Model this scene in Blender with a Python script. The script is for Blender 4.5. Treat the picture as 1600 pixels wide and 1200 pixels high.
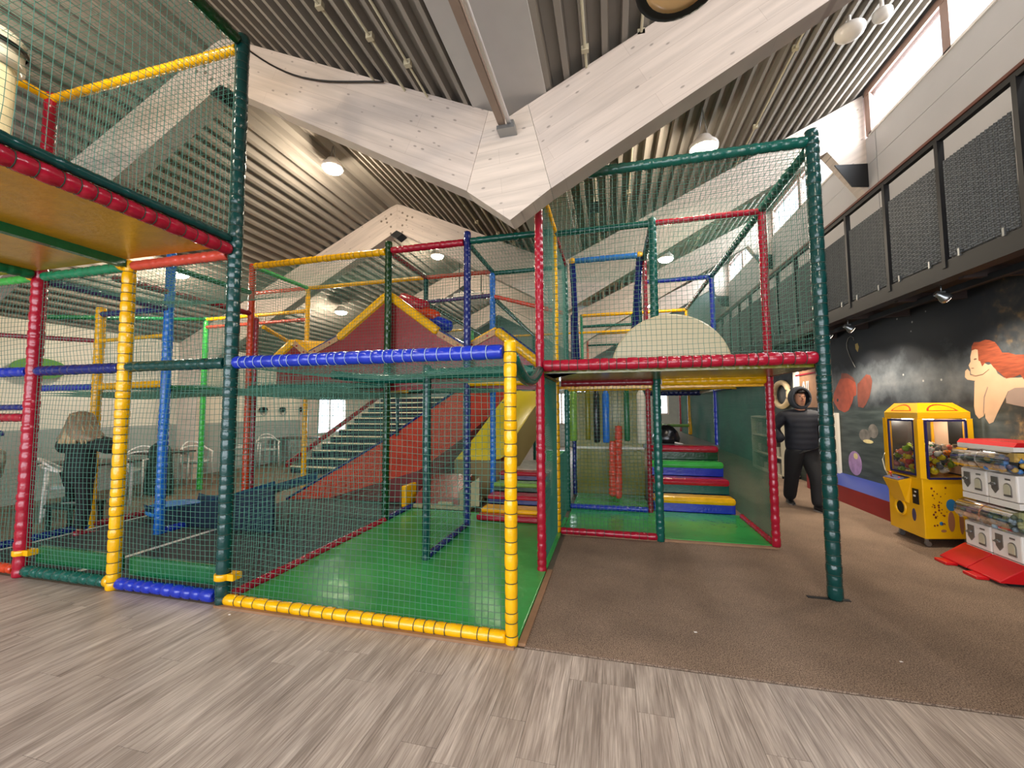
import bpy, math, random
from math import sin, cos, pi, radians
from mathutils import Vector, Matrix, Euler
random.seed(7)
scn = bpy.context.scene
for o in list(bpy.data.objects):
    bpy.data.objects.remove(o)

# ------------------------------------------------------------------ camera
F, YAW, PIT, ROL = 627.69, 0.24224, 0.060826, -0.005505
CAM = Vector((0.6735, -2.6746, 1.5623))
fw = Vector((-sin(YAW) * cos(PIT), cos(YAW) * cos(PIT), sin(PIT)))
rt = Vector((cos(YAW), sin(YAW), 0))
up = rt.cross(fw)
rt2 = rt * cos(ROL) + up * sin(ROL)
up2 = -rt * sin(ROL) + up * cos(ROL)
cd = bpy.data.cameras.new('camera')
cam = bpy.data.objects.new('camera', cd)
scn.collection.objects.link(cam)
mw = Matrix((rt2, up2, -fw)).transposed().to_4x4()
mw.translation = CAM
cam.matrix_world = mw
cd.sensor_width = 36
cd.lens = 36 * F / 1600
cd.clip_start = 0.02
cd.clip_end = 200
scn.camera = cam

# ------------------------------------------------------------------ world, light, exposure
world = bpy.data.worlds.new('daylight')
scn.world = world
world.use_nodes = True
bg = world.node_tree.nodes['Background']
bg.inputs[0].default_value = (0.80, 0.88, 1.0, 1)
bg.inputs[1].default_value = 2.5
scn.view_settings.view_transform = 'Standard'
scn.view_settings.look = 'None'
scn.view_settings.gamma = 1
scn.view_settings.use_curve_mapping = False
scn.view_settings.exposure = 0.70
CYC = scn.cycles
CYC.max_bounces = 6
CYC.diffuse_bounces = 4
CYC.glossy_bounces = 3
CYC.transmission_bounces = 4
CYC.transparent_max_bounces = 8
CYC.sample_clamp_indirect = 4
CYC.caustics_reflective = False
CYC.caustics_refractive = False
CYC.use_denoising = True


def area(name, loc, rot, sx, sy, power, col):
    l = bpy.data.lights.new(name, 'AREA')
    l.shape = 'RECTANGLE'
    l.size = sx
    l.size_y = sy
    l.energy = power
    l.color = col
    o = bpy.data.objects.new(name, l)
    o.location = loc
    o.rotation_euler = rot
    scn.collection.objects.link(o)
    return o


# daylight standing in the clerestory openings of the right wall, the glazed front behind the camera and the far windows
for k, y0 in enumerate((-3.1, 0.7, 4.5, 8.3)):
    area('window_daylight', (4.75, y0 + 1.9, 6.06), (0, radians(62), 0), 0.62, 3.5, 135, (0.90, 0.95, 1.0))
area('window_daylight', (-2.0, -6.9, 2.0), (radians(90), 0, 0), 12, 3.0, 265, (0.97, 0.98, 1.0))
area('window_daylight', (-1.0, 13.9, 1.7), (radians(-90), 0, 0), 1.6, 1.4, 30, (0.9, 0.95, 1.0))
area('window_daylight', (-9.0, 9.6, 1.4), (0, radians(-90), 0), 1.2, 1.6, 30, (0.9, 0.95, 1.0))


def lamp_light(x, y, z, power, col=(1.0, 0.86, 0.68), r=0.09):
    l = bpy.data.lights.new('lamp_light', 'POINT')
    l.energy = power
    l.color = col
    l.shadow_soft_size = r
    o = bpy.data.objects.new('lamp_light', l)
    o.location = (x, y, z)
    scn.collection.objects.link(o)


# ------------------------------------------------------------------ materials
def rgb(h):
    h = h.lstrip('#')
    v = [int(h[i:i + 2], 16) / 255 for i in (0, 2, 4)]
    return tuple(c / 12.92 if c <= 0.04045 else ((c + 0.055) / 1.055) ** 2.4 for c in v) + (1,)


class NT:
    def __init__(s, name):
        s.m = bpy.data.materials.new(name)
        s.m.use_nodes = True
        s.t = s.m.node_tree
        s.b = s.t.nodes['Principled BSDF']

    def n(s, typ, **kw):
        nd = s.t.nodes.new(typ)
        for k, v in kw.items():
            if isinstance(k, str) and k.startswith('i_'):
                key = k[2:]
                key = int(key) if key.isdigit() else key.replace('_', ' ')
                nd.inputs[key].default_value = v
            else:
                setattr(nd, k, v)
        return nd

    def l(s, a, b):
        s.t.links.new(a, b)


def mat(name, col, rough=0.5, metal=0.0, var=0.0, vscale=6.0, bump=0.0, bscale=40.0, spec=0.5, emit=None, estr=0.0, coat=0.0, coord='Object', stretch=None):
    T = NT(name)
    b = T.b
    c = rgb(col) if isinstance(col, str) else col
    b.inputs['Base Color'].default_value = c
    b.inputs['Roughness'].default_value = rough
    b.inputs['Metallic'].default_value = metal
    b.inputs['Specular IOR Level'].default_value = spec
    if coat:
        b.inputs['Coat Weight'].default_value = coat
        b.inputs['Coat Roughness'].default_value = 0.12
    if emit:
        b.inputs['Emission Color'].default_value = rgb(emit)
        b.inputs['Emission Strength'].default_value = estr
    if var or bump:
        tc = T.n('ShaderNodeTexCoord')
        mp = T.n('ShaderNodeMapping')
        if stretch:
            mp.inputs['Scale'].default_value = stretch
        T.l(tc.outputs[coord], mp.inputs[0])
    if var:
        nz = T.n('ShaderNodeTexNoise', i_Scale=vscale, i_Detail=4.0)
        T.l(mp.outputs[0], nz.inputs['Vector'])
        mr = T.n('ShaderNodeMapRange')
        mr.inputs[1].default_value = 0.3
        mr.inputs[2].default_value = 0.7
        mr.inputs[3].default_value = 1 - var
        mr.inputs[4].default_value = 1 + var
        T.l(nz.outputs['Fac'], mr.inputs[0])
        mx = T.n('ShaderNodeMix', data_type='RGBA', blend_type='MULTIPLY')
        mx.inputs[0].default_value = 1
        mx.inputs[6].default_value = c
        T.l(mr.outputs[0], mx.inputs[7])
        T.l(mx.outputs[2], b.inputs['Base Color'])
    if bump:
        nz = T.n('ShaderNodeTexNoise', i_Scale=bscale, i_Detail=3.0)
        T.l(mp.outputs[0], nz.inputs['Vector'])
        bp = T.n('ShaderNodeBump', i_Strength=bump, i_Distance=0.01)
        T.l(nz.outputs['Fac'], bp.inputs['Height'])
        T.l(bp.outputs[0], b.inputs['Normal'])
    return T.m


def vinyl(name, col, rough=0.22):
    k = 0.95 if name in ('yellow', 'cream', 'white', 'mustard') else 0.78
    c = rgb(col)
    col = (c[0] * k, c[1] * k, c[2] * k, 1)
    return mat('vinyl_' + name, col, rough, var=0.10, vscale=9, bump=0.35, bscale=28, spec=0.55)


V = {
    'red': vinyl('red', '#b01430'), 'yellow': vinyl('yellow', '#efb104'), 'blue': vinyl('blue', '#1a35b8'),
    'teal': vinyl('teal', '#0e5c50'), 'dteal': vinyl('dteal', '#0b4440'), 'green': vinyl('green', '#176a3c'), 'lime': vinyl('lime', '#43c04e'),
    'lblue': vinyl('lblue', '#2372d2'), 'navy': vinyl('navy', '#1b2a74'), 'orange': vinyl('orange', '#d8431c'),
    'salmon': vinyl('salmon', '#e0523e'), 'purple': vinyl('purple', '#54406e'), 'maroon': vinyl('maroon', '#8e1f2e'),
    'brown': vinyl('brown', '#463a34'), 'seagreen': vinyl('seagreen', '#1f8a5e'), 'cream': vinyl('cream', '#e6dcb8'),
    'mred': vinyl('mountain_red', '#931a22', 0.35), 'mustard': vinyl('mustard', '#c08c1e', 0.2), 'black': vinyl('black', '#15151a'), 'olive': vinyl('olive', '#7d7a14'), 'forest': vinyl('forest', '#10401c'), 'skyblue': vinyl('skyblue', '#3f92e8'),
    'pink': vinyl('pink', '#a04a42'), 'tan': vinyl('tan', '#b5ab80'), 'white': vinyl('white', '#d8d2c0'), 'lgreen': vinyl('lgreen', '#7fb04a'),  # pink and tan: foam colours darkened to hold the shade of decks above
}
M_cord_d = mat('cord_dark', '#26382c', 0.8)
M_cord_l = mat('cord_light', '#8fa3b8', 0.8)
M_net = mat('net_green', '#467a6a', 0.65, var=0.15, vscale=3)
M_net2 = mat('net_dark_green', '#1f5f4c', 0.65, var=0.15, vscale=3)
M_black = mat('black_steel', '#0e0e10', 0.5, spec=0.4)
M_steel = mat('zinc_steel', '#9a9c9c', 0.35, metal=0.9)
M_wall = mat('wall_white', '#b3b0af', 0.7, var=0.04, vscale=1.5, bump=0.05, bscale=60)
M_wallL = mat('wall_cream', '#e6dfd0', 0.8, var=0.04, vscale=1.2)
M_dado = mat('dado_grey', '#a2a5a0', 0.7, var=0.04)
M_frame = mat('window_frame_brown', '#8c7064', 0.5)
M_matgreen = mat('play_mat_green', '#369a4a', 0.22, var=0.10, vscale=2, bump=1.0, bscale=6, spec=0.5)
M_charcoal = mat('mat_charcoal', '#2e3134', 0.75, var=0.2, vscale=5, bump=0.2, bscale=120)
M_ply = mat('plywood', '#b98d62', 0.6, var=0.12, vscale=7, stretch=(1, 8, 1))
M_sill = mat('wood_sill', '#8e6a4c', 0.6, var=0.15, vscale=9)
M_glass = None


def glass_mat():
    T = NT('clear_plastic')
    T.t.nodes.remove(T.b)
    out = T.t.nodes['Material Output']
    tr = T.n('ShaderNodeBsdfTransparent')
    gl = T.n('ShaderNodeBsdfGlossy', i_Roughness=0.04)
    lw = T.n('ShaderNodeLayerWeight', i_Blend=0.35)
    mx = T.n('ShaderNodeMixShader')
    mr = T.n('ShaderNodeMapRange')
    mr.inputs[3].default_value = 0.10
    mr.inputs[4].default_value = 0.7
    T.l(lw.outputs['Fresnel'], mr.inputs[0])
    T.l(mr.outputs[0], mx.inputs[0])
    T.l(tr.outputs[0], mx.inputs[1])
    T.l(gl.outputs[0], mx.inputs[2])
    T.l(mx.outputs[0], out.inputs[0])
    return T.m


M_glass = glass_mat()


def wood_white(name, ang, col='#c4b5a9'):
    """whitewashed glulam: thin lamella joints and knots along the beam (ang = slope in the XZ plane)"""
    T = NT(name)
    b = T.b
    b.inputs['Roughness'].default_value = 0.6
    tc = T.n('ShaderNodeTexCoord')
    rot = T.n('ShaderNodeMapping')
    rot.inputs['Rotation'].default_value = (0, ang, 0)
    T.l(tc.outputs['Object'], rot.inputs[0])
    st = T.n('ShaderNodeMapping')
    st.inputs['Scale'].default_value = (0.6, 1, 9)
    T.l(rot.outputs[0], st.inputs[0])
    n1 = T.n('ShaderNodeTexNoise', i_Scale=2.2, i_Detail=6.0)
    T.l(st.outputs[0], n1.inputs['Vector'])
    cr = T.n('ShaderNodeMapRange')
    cr.inputs[1].default_value = 0.3
    cr.inputs[2].default_value = 0.75
    cr.inputs[3].default_value = 1.12
    cr.inputs[4].default_value = 0.84
    T.l(n1.outputs['Fac'], cr.inputs[0])
    sx = T.n('ShaderNodeSeparateXYZ')
    T.l(rot.outputs[0], sx.inputs[0])
    cx = T.n('ShaderNodeCombineXYZ')
    T.l(sx.outputs[0], cx.inputs[0])
    T.l(sx.outputs[2], cx.inputs[1])
    br = T.n('ShaderNodeTexBrick')
    br.inputs['Color1'].default_value = (1, 1, 1, 1)
    br.inputs['Color2'].default_value = (0.9, 0.9, 0.9, 1)
    br.inputs['Mortar'].default_value = (0.55, 0.5, 0.48, 1)
    br.inputs['Scale'].default_value = 1
    br.inputs['Mortar Size'].default_value = 0.0016
    br.inputs['Mortar Smooth'].default_value = 0.6
    br.inputs['Brick Width'].default_value = 1.9
    br.inputs['Row Height'].default_value = 0.14
    T.l(cx.outputs[0], br.inputs['Vector'])
    vs = T.n('ShaderNodeMapping')
    vs.inputs['Scale'].default_value = (3.2, 0.1, 7)
    T.l(rot.outputs[0], vs.inputs[0])
    vo = T.n('ShaderNodeTexVoronoi', i_Scale=1.7)
    T.l(vs.outputs[0], vo.inputs['Vector'])
    kn = T.n('ShaderNodeMapRange')
    kn.inputs[1].default_value = 0.07
    kn.inputs[2].default_value = 0.13
    kn.inputs[3].default_value = 0.42
    kn.inputs[4].default_value = 1.0
    T.l(vo.outputs['Distance'], kn.inputs[0])
    a = T.n('ShaderNodeMix', data_type='RGBA', blend_type='MULTIPLY')
    a.inputs[0].default_value = 1
    a.inputs[6].default_value = rgb(col)
    T.l(cr.outputs[0], a.inputs[7])
    c = T.n('ShaderNodeMix', data_type='RGBA', blend_type='MULTIPLY')
    c.inputs[0].default_value = 0.7
    T.l(a.outputs[2], c.inputs[6])
    T.l(br.outputs['Color'], c.inputs[7])
    d = T.n('ShaderNodeMix', data_type='RGBA', blend_type='MULTIPLY')
    d.inputs[0].default_value = 0.8
    T.l(c.outputs[2], d.inputs[6])
    T.l(kn.outputs[0], d.inputs[7])
    T.l(d.outputs[2], b.inputs['Base Color'])
    return T.m


W_left = wood_white('glulam_left', radians(-26))
W_right = wood_white('glulam_right', radians(27))
W_mid = wood_white('glulam_mid', radians(4), '#cbbcae')


def floor_mat():
    T = NT('plank_vinyl')
    b = T.b
    b.inputs['Roughness'].default_value = 0.42
    tc = T.n('ShaderNodeTexCoord')
    oi = T.n('ShaderNodeObjectInfo')
    off = T.n('ShaderNodeVectorMath', operation='SCALE')
    cb = T.n('ShaderNodeCombineXYZ')
    T.l(oi.outputs['Random'], cb.inputs[0])
    T.l(oi.outputs['Random'], cb.inputs[1])
    T.l(cb.outputs[0], off.inputs[0])
    off.inputs['Scale'].default_value = 37
    ad = T.n('ShaderNodeVectorMath', operation='ADD')
    T.l(tc.outputs['Object'], ad.inputs[0])
    T.l(off.outputs[0], ad.inputs[1])
    mp = T.n('ShaderNodeMapping')
    mp.inputs['Scale'].default_value = (34, 2.0, 1)
    T.l(ad.outputs[0], mp.inputs[0])
    n1 = T.n('ShaderNodeTexNoise', i_Scale=1.0, i_Detail=7.0, i_Roughness=0.62, i_Distortion=0.5)
    T.l(mp.outputs[0], n1.inputs['Vector'])
    mp2 = T.n('ShaderNodeMapping')
    mp2.inputs['Scale'].default_value = (7, 1.1, 1)
    T.l(ad.outputs[0], mp2.inputs[0])
    n2 = T.n('ShaderNodeTexNoise', i_Scale=1.3, i_Detail=3.0)
    T.l(mp2.outputs[0], n2.inputs['Vector'])
    mx0 = T.n('ShaderNodeMix', data_type='FLOAT')
    mx0.inputs[0].default_value = 0.45
    T.l(n1.outputs['Fac'], mx0.inputs[2])
    T.l(n2.outputs['Fac'], mx0.inputs[3])
    mp3 = T.n('ShaderNodeMapping')
    mp3.inputs['Scale'].default_value = (130, 5, 1)
    T.l(ad.outputs[0], mp3.inputs[0])
    n3 = T.n('ShaderNodeTexNoise', i_Scale=1.0, i_Detail=3.0)
    T.l(mp3.outputs[0], n3.inputs['Vector'])
    mx1 = T.n('ShaderNodeMix', data_type='FLOAT')
    mx1.inputs[0].default_value = 0.35
    T.l(mx0.outputs[0], mx1.inputs[2])
    T.l(n3.outputs['Fac'], mx1.inputs[3])
    ramp = T.n('ShaderNodeValToRGB')
    e = ramp.color_ramp.elements
    e[0].position = 0.36
    e[0].color = rgb('#75675d')
    e[1].position = 0.66
    e[1].color = rgb('#d3c5b8')
    m = ramp.color_ramp.elements.new(0.47)
    m.color = rgb('#9a8b80')
    m = ramp.color_ramp.elements.new(0.56)
    m.color = rgb('#b6a79b')
    T.l(mx1.outputs[0], ramp.inputs[0])
    mr = T.n('ShaderNodeMapRange')
    mr.inputs[3].default_value = 0.93
    mr.inputs[4].default_value = 1.08
    T.l(oi.outputs['Random'], mr.inputs[0])
    mx = T.n('ShaderNodeMix', data_type='RGBA', blend_type='MULTIPLY')
    mx.inputs[0].default_value = 1
    T.l(ramp.outputs[0], mx.inputs[6])
    T.l(mr.outputs[0], mx.inputs[7])
    T.l(mx.outputs[2], b.inputs['Base Color'])
    bp = T.n('ShaderNodeBump', i_Strength=0.12, i_Distance=0.004)
    T.l(n1.outputs['Fac'], bp.inputs['Height'])
    T.l(bp.outputs[0], b.inputs['Normal'])
    return T.m


M_plank = floor_mat()


def carpet_mat():
    T = NT('carpet_brown')
    b = T.b
    b.inputs['Roughness'].default_value = 0.95
    b.inputs['Specular IOR Level'].default_value = 0.1
    tc = T.n('ShaderNodeTexCoord')
    n1 = T.n('ShaderNodeTexNoise', i_Scale=160.0, i_Detail=2.0)
    n2 = T.n('ShaderNodeTexNoise', i_Scale=2.0, i_Detail=4.0)
    T.l(tc.outputs['Object'], n1.inputs['Vector'])
    T.l(tc.outputs['Object'], n2.inputs['Vector'])
    r = T.n('ShaderNodeValToRGB')
    r.color_ramp.elements[0].position = 0.35
    r.color_ramp.elements[0].color = rgb('#5a4a40')
    r.color_ramp.elements[1].position = 0.68
    r.color_ramp.elements[1].color = rgb('#a58e7a')
    T.l(n1.outputs['Fac'], r.inputs[0])
    mr = T.n('ShaderNodeMapRange')
    mr.inputs[1].default_value = 0.3
    mr.inputs[2].default_value = 0.7
    mr.inputs[3].default_value = 0.84
    mr.inputs[4].default_value = 1.12
    T.l(n2.outputs['Fac'], mr.inputs[0])
    mx = T.n('ShaderNodeMix', data_type='RGBA', blend_type='MULTIPLY')
    mx.inputs[0].default_value = 1
    T.l(r.outputs[0], mx.inputs[6])
    T.l(mr.outputs[0], mx.inputs[7])
    T.l(mx.outputs[2], b.inputs['Base Color'])
    bp = T.n('ShaderNodeBump', i_Strength=0.6, i_Distance=0.004)
    T.l(n1.outputs['Fac'], bp.inputs['Height'])
    T.l(bp.outputs[0], b.inputs['Normal'])
    return T.m


M_carpet = carpet_mat()
M_deck = mat('deck_metal', '#8a837a', 0.75, var=0.06, vscale=2, spec=0.2)
M_gutter = mat('gutter_panel', '#b8b3ad', 0.6, var=0.03)
M_lampglow = mat('lamp_glow', '#fff4dd', 0.3, emit='#fff1d8', estr=45)
M_white = mat('white_plastic', '#e3dcd4', 0.35)
M_cream = mat('cream_steel', '#d9d2b8', 0.4)
M_conduit = mat('conduit_cream', '#b3a98e', 0.45)
M_red_pl = mat('red_plastic', '#c4161c', 0.25)
M_yel_pl = mat('yellow_paint', '#e2a90c', 0.3, var=0.04)


def mural_mat():
    """painted night scene: clouds of mist low on a blue-black sky, dark water below, rocks near the camera end"""
    T = NT('mural_paint')
    b = T.b
    b.inputs['Roughness'].default_value = 0.6
    tc = T.n('ShaderNodeTexCoord')
    sx = T.n('ShaderNodeSeparateXYZ')
    T.l(tc.outputs['Object'], sx.inputs[0])
    nz = T.n('ShaderNodeTexNoise', i_Scale=2.6, i_Detail=8.0, i_Roughness=0.62)
    T.l(tc.outputs['Object'], nz.inputs['Vector'])
    # mist amount peaks at z = 1.85
    m1 = T.n('ShaderNodeMath', operation='SUBTRACT')
    m1.inputs[1].default_value = 1.9
    T.l(sx.outputs[2], m1.inputs[0])
    m2 = T.n('ShaderNodeMath', operation='ABSOLUTE')
    T.l(m1.outputs[0], m2.inputs[0])
    m3 = T.n('ShaderNodeMapRange')
    m3.inputs[1].default_value = 0.0
    m3.inputs[2].default_value = 0.62
    m3.inputs[3].default_value = 0.30
    m3.inputs[4].default_value = -0.35
    T.l(m2.outputs[0], m3.inputs[0])
    m4 = T.n('ShaderNodeMath', operation='ADD')
    T.l(nz.outputs['Fac'], m4.inputs[0])
    T.l(m3.outputs[0], m4.inputs[1])
    r = T.n('ShaderNodeValToRGB')
    r.color_ramp.elements[0].position = 0.42
    r.color_ramp.elements[0].color = rgb('#15191f')
    r.color_ramp.elements[1].position = 0.92
    r.color_ramp.elements[1].color = rgb('#66686a')
    e = r.color_ramp.elements.new(0.66)
    e.color = rgb('#474c50')
    T.l(m4.outputs[0], r.inputs[0])
    # water
    w = T.n('ShaderNodeMapRange')
    w.inputs[1].default_value = 1.48
    w.inputs[2].default_value = 1.60
    T.l(sx.outputs[2], w.inputs[0])
    st = T.n('ShaderNodeMapping')
    st.inputs['Scale'].default_value = (1, 1.2, 9)
    T.l(tc.outputs['Object'], st.inputs[0])
    nw = T.n('ShaderNodeTexNoise', i_Scale=1.6, i_Detail=5.0)
    T.l(st.outputs[0], nw.inputs['Vector'])
    rw = T.n('ShaderNodeValToRGB')
    rw.color_ramp.elements[0].position = 0.35
    rw.color_ramp.elements[0].color = rgb('#25302f')
    rw.color_ramp.elements[1].position = 0.75
    rw.color_ramp.elements[1].color = rgb('#4a5452')
    T.l(nw.outputs['Fac'], rw.inputs[0])
    mx = T.n('ShaderNodeMix', data_type='RGBA')
    T.l(w.outputs[0], mx.inputs[0])
    T.l(rw.outputs[0], mx.inputs[6])
    T.l(r.outputs[0], mx.inputs[7])
    # rocks and brush near the low Y end
    k = T.n('ShaderNodeMapRange')
    k.inputs[1].default_value = 2.75
    k.inputs[2].default_value = 2.35
    T.l(sx.outputs[1], k.inputs[0])
    kz = T.n('ShaderNodeMapRange')
    kz.inputs[1].default_value = 1.95
    kz.inputs[2].default_value = 1.55
    kz.inputs[3].default_value = 0.35
    T.l(sx.outputs[2], kz.inputs[0])
    km = T.n('ShaderNodeMath', operation='MULTIPLY')
    T.l(k.outputs[0], km.inputs[0])
    T.l(kz.outputs[0], km.inputs[1])
    nr = T.n('ShaderNodeTexNoise', i_Scale=11.0, i_Detail=6.0)
    T.l(tc.outputs['Object'], nr.inputs['Vector'])
    rr = T.n('ShaderNodeValToRGB')
    rr.color_ramp.elements[0].position = 0.40
    rr.color_ramp.elements[0].color = rgb('#1c2222')
    rr.color_ramp.elements[1].position = 0.78
    rr.color_ramp.elements[1].color = rgb('#b08a4c')
    e = rr.color_ramp.elements.new(0.58)
    e.color = rgb('#4b4234')
    T.l(nr.outputs['Fac'], rr.inputs[0])
    mx2 = T.n('ShaderNodeMix', data_type='RGBA')
    T.l(km.outputs[0], mx2.inputs[0])
    T.l(mx.outputs[2], mx2.inputs[6])
    T.l(rr.outputs[0], mx2.inputs[7])
    # stars
    vo = T.n('ShaderNodeTexVoronoi', i_Scale=3.4)
    T.l(tc.outputs['Object'], vo.inputs['Vector'])
    s = T.n('ShaderNodeMapRange')
    s.inputs[1].default_value = 0.035
    s.inputs[2].default_value = 0.06
    s.inputs[3].default_value = 1
    s.inputs[4].default_value = 0
    T.l(vo.outputs['Distance'], s.inputs[0])
    mu = T.n('ShaderNodeMath', operation='MULTIPLY')
    T.l(s.outputs[0], mu.inputs[0])
    T.l(w.outputs[0], mu.inputs[1])
    mx3 = T.n('ShaderNodeMix', data_type='RGBA')
    T.l(mu.outputs[0], mx3.inputs[0])
    T.l(mx2.outputs[2], mx3.inputs[6])
    mx3.inputs[7].default_value = rgb('#9a9a96')
    T.l(mx3.outputs[2], b.inputs['Base Color'])
    return T.m


M_mural = mural_mat()


def weave_mat():
    T = NT('woven_screen')
    b = T.b
    b.inputs['Roughness'].default_value = 0.55
    tc = T.n('ShaderNodeTexCoord')
    sx = T.n('ShaderNodeSeparateXYZ')
    T.l(tc.outputs['Object'], sx.inputs[0])
    cx = T.n('ShaderNodeCombineXYZ')
    T.l(sx.outputs[1], cx.inputs[0])
    T.l(sx.outputs[2], cx.inputs[1])
    br = T.n('ShaderNodeTexBrick')
    br.inputs['Color1'].default_value = rgb('#565a5c')
    br.inputs['Color2'].default_value = rgb('#4a4d50')
    br.inputs['Mortar'].default_value = rgb('#2c2e30')
    br.inputs['Scale'].default_value = 1
    br.inputs['Mortar Size'].default_value = 0.004
    br.inputs['Mortar Smooth'].default_value = 0.9
    br.inputs['Brick Width'].default_value = 0.03
    br.inputs['Row Height'].default_value = 0.022
    T.l(cx.outputs[0], br.inputs['Vector'])
    T.l(br.outputs['Color'], b.inputs['Base Color'])
    bp = T.n('ShaderNodeBump', i_Strength=0.8, i_Distance=0.006, invert=True)
    T.l(br.outputs['Fac'], bp.inputs['Height'])
    T.l(bp.outputs[0], b.inputs['Normal'])
    return T.m


# ------------------------------------------------------------------ mesh building
class MB:
    def __init__(s):
        s.v = []
        s.f = []
        s.sm = []

    def add(s, vs, fs, smooth=False):
        o = len(s.v)
        s.v += [tuple(v) for v in vs]
        s.f += [tuple(i + o for i in f) for f in fs]
        s.sm += [smooth] * len(fs)
        return s

    def box(s, x0, x1, y0, y1, z0, z1):
        vs = [(x, y, z) for z in (z0, z1) for y in (y0, y1) for x in (x0, x1)]
        return s.add(vs, [(0, 2, 3, 1), (4, 5, 7, 6), (0, 1, 5, 4), (2, 6, 7, 3), (0, 4, 6, 2), (1, 3, 7, 5)])

    def bar(s, p, q, w, h, upv=(0, 0, 1)):
        p = Vector(p)
        q = Vector(q)
        d = (q - p).normalized()
        u = Vector(upv)
        r = d.cross(u)
        if r.length < 1e-4:
            r = Vector((1, 0, 0))
        r.normalize()
        u = r.cross(d)
        vs = [e + r * a * w / 2 + u * b * h / 2 for e in (p, q) for a, b in ((-1, -1), (1, -1), (1, 1), (-1, 1))]
        return s.add(vs, [(0, 3, 2, 1), (4, 5, 6, 7), (0, 1, 5, 4), (1, 2, 6, 5), (2, 3, 7, 6), (3, 0, 4, 7)])

    def lathe(s, p, d, prof, n=10, caps=True, ph=0.0, smooth=True, ref=None, sc=(1, 1)):
        p = Vector(p)
        d = Vector(d).normalized()
        a = Vector(ref) if ref else (Vector((0, 0, 1)) if abs(d.z) < 0.9 else Vector((1, 0, 0)))
        u = d.cross(a).normalized()
        w = d.cross(u)
        vs = []
        for t, r in prof:
            for k in range(n):
                th = 2 * pi * k / n + ph
                vs.append(p + d * t + (u * cos(th) * sc[0] + w * sin(th) * sc[1]) * r)
        fs = []
        for j in range(len(prof) - 1):
            for k in range(n):
                k2 = (k + 1) % n
                fs.append((j * n + k, j * n + k2, (j + 1) * n + k2, (j + 1) * n + k))
        s.add(vs, fs, smooth)
        if caps:
            o = len(s.v) - len(vs)
            s.f.append(tuple(o + k for k in range(n))[::-1])
            s.f.append(tuple(o + (len(prof) - 1) * n + k for k in range(n)))
            s.sm += [False, False]
        return s

    def cyl(s, p, q, r, n=10, r2=None, smooth=True):
        p = Vector(p)
        q = Vector(q)
        L = (q - p).length
        return s.lathe(p, q - p, [(0, r), (L, r if r2 is None else r2)], n, smooth=smooth)

    def path(s, pts, r, n=6):
        """tube along a polyline"""
        pts = [Vector(p) for p in pts]
        vs = []
        for i, p in enumerate(pts):
            d = (pts[min(i + 1, len(pts) - 1)] - pts[max(i - 1, 0)]).normalized()
            a = Vector((0, 0, 1)) if abs(d.z) < 0.9 else Vector((1, 0, 0))
            u = d.cross(a).normalized()
            w = d.cross(u)
            for k in range(n):
                vs.append(p + (u * cos(2 * pi * k / n) + w * sin(2 * pi * k / n)) * r)
        fs = []
        for j in range(len(pts) - 1):
            for k in range(n):
                k2 = (k + 1) % n
                fs.append((j * n + k, j * n + k2, (j + 1) * n + k2, (j + 1) * n + k))
        fs.append(tuple(range(n))[::-1])
        fs.append(tuple((len(pts) - 1) * n + k for k in range(n)))
        return s.add(vs, fs, True)

    def ball(s, c, rx, ry=None, rz=None, n=10, m=6):
        ry = ry or rx
        rz = rz or rx
        vs = [(c[0], c[1], c[2] - rz)]
        for j in range(1, m):
            t = -pi / 2 + pi * j / m
            for k in range(n):
                a = 2 * pi * k / n
                vs.append((c[0] + rx * cos(t) * cos(a), c[1] + ry * cos(t) * sin(a), c[2] + rz * sin(t)))
        vs.append((c[0], c[1], c[2] + rz))
        fs = [(0, 1 + (k + 1) % n, 1 + k) for k in range(n)]
        for j in range(m - 2):
            for k in range(n):
                k2 = (k + 1) % n
                fs.append((1 + j * n + k, 1 + j * n + k2, 1 + (j + 1) * n + k2, 1 + (j + 1) * n + k))
        o = 1 + (m - 2) * n
        fs += [(o + k, o + (k + 1) % n, len(vs) - 1) for k in range(n)]
        return s.add(vs, fs, True)

    def prism(s, poly, a0, a1, plane='xz'):
        """polygon in a plane, extruded along the third axis from a0 to a1"""
        def P(p, a):
            return {'xz': (p[0], a, p[1]), 'yz': (a, p[0], p[1]), 'xy': (p[0], p[1], a)}[plane]
        n = len(poly)
        vs = [P(p, a0) for p in poly] + [P(p, a1) for p in poly]
        fs = [tuple(range(n)), tuple(range(2 * n - 1, n - 1, -1))] + [(k, k + n, (k + 1) % n + n, (k + 1) % n) for k in range(n)]
        return s.add(vs, fs)

    def build(s, name, m, parent=None, kind=None, bevel=0, label=None, local=False, sub=0):
        me = bpy.data.meshes.new(name)
        me.from_pydata(s.v, [], s.f)
        me.polygons.foreach_set('use_smooth', s.sm)
        me.materials.append(m)
        me.update()
        o = bpy.data.objects.new(name, me)
        scn.collection.objects.link(o)
        if parent is not None:
            o.parent = parent
            if not local:
                o.matrix_parent_inverse = world_of(parent).inverted()
        if kind:
            o['kind'] = kind
        if label:
            o['label'] = label
        if bevel:
            b = o.modifiers.new('bevel', 'BEVEL')
            b.width = bevel
            b.segments = 2
            b.limit_method = 'ANGLE'
        if sub:
            q = o.modifiers.new('sub', 'SUBSURF')
            q.levels = q.render_levels = sub
        return o


def world_of(o):
    m = Matrix.LocRotScale(o.location, o.rotation_euler, o.scale)
    if o.parent:
        m = world_of(o.parent) @ o.matrix_parent_inverse @ m
    return m


def fixn(o):
    """consistent outward normals"""
    import bmesh
    b = bmesh.new()
    b.from_mesh(o.data)
    bmesh.ops.recalc_face_normals(b, faces=b.faces)
    b.to_mesh(o.data)
    b.free()
    return o


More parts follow.
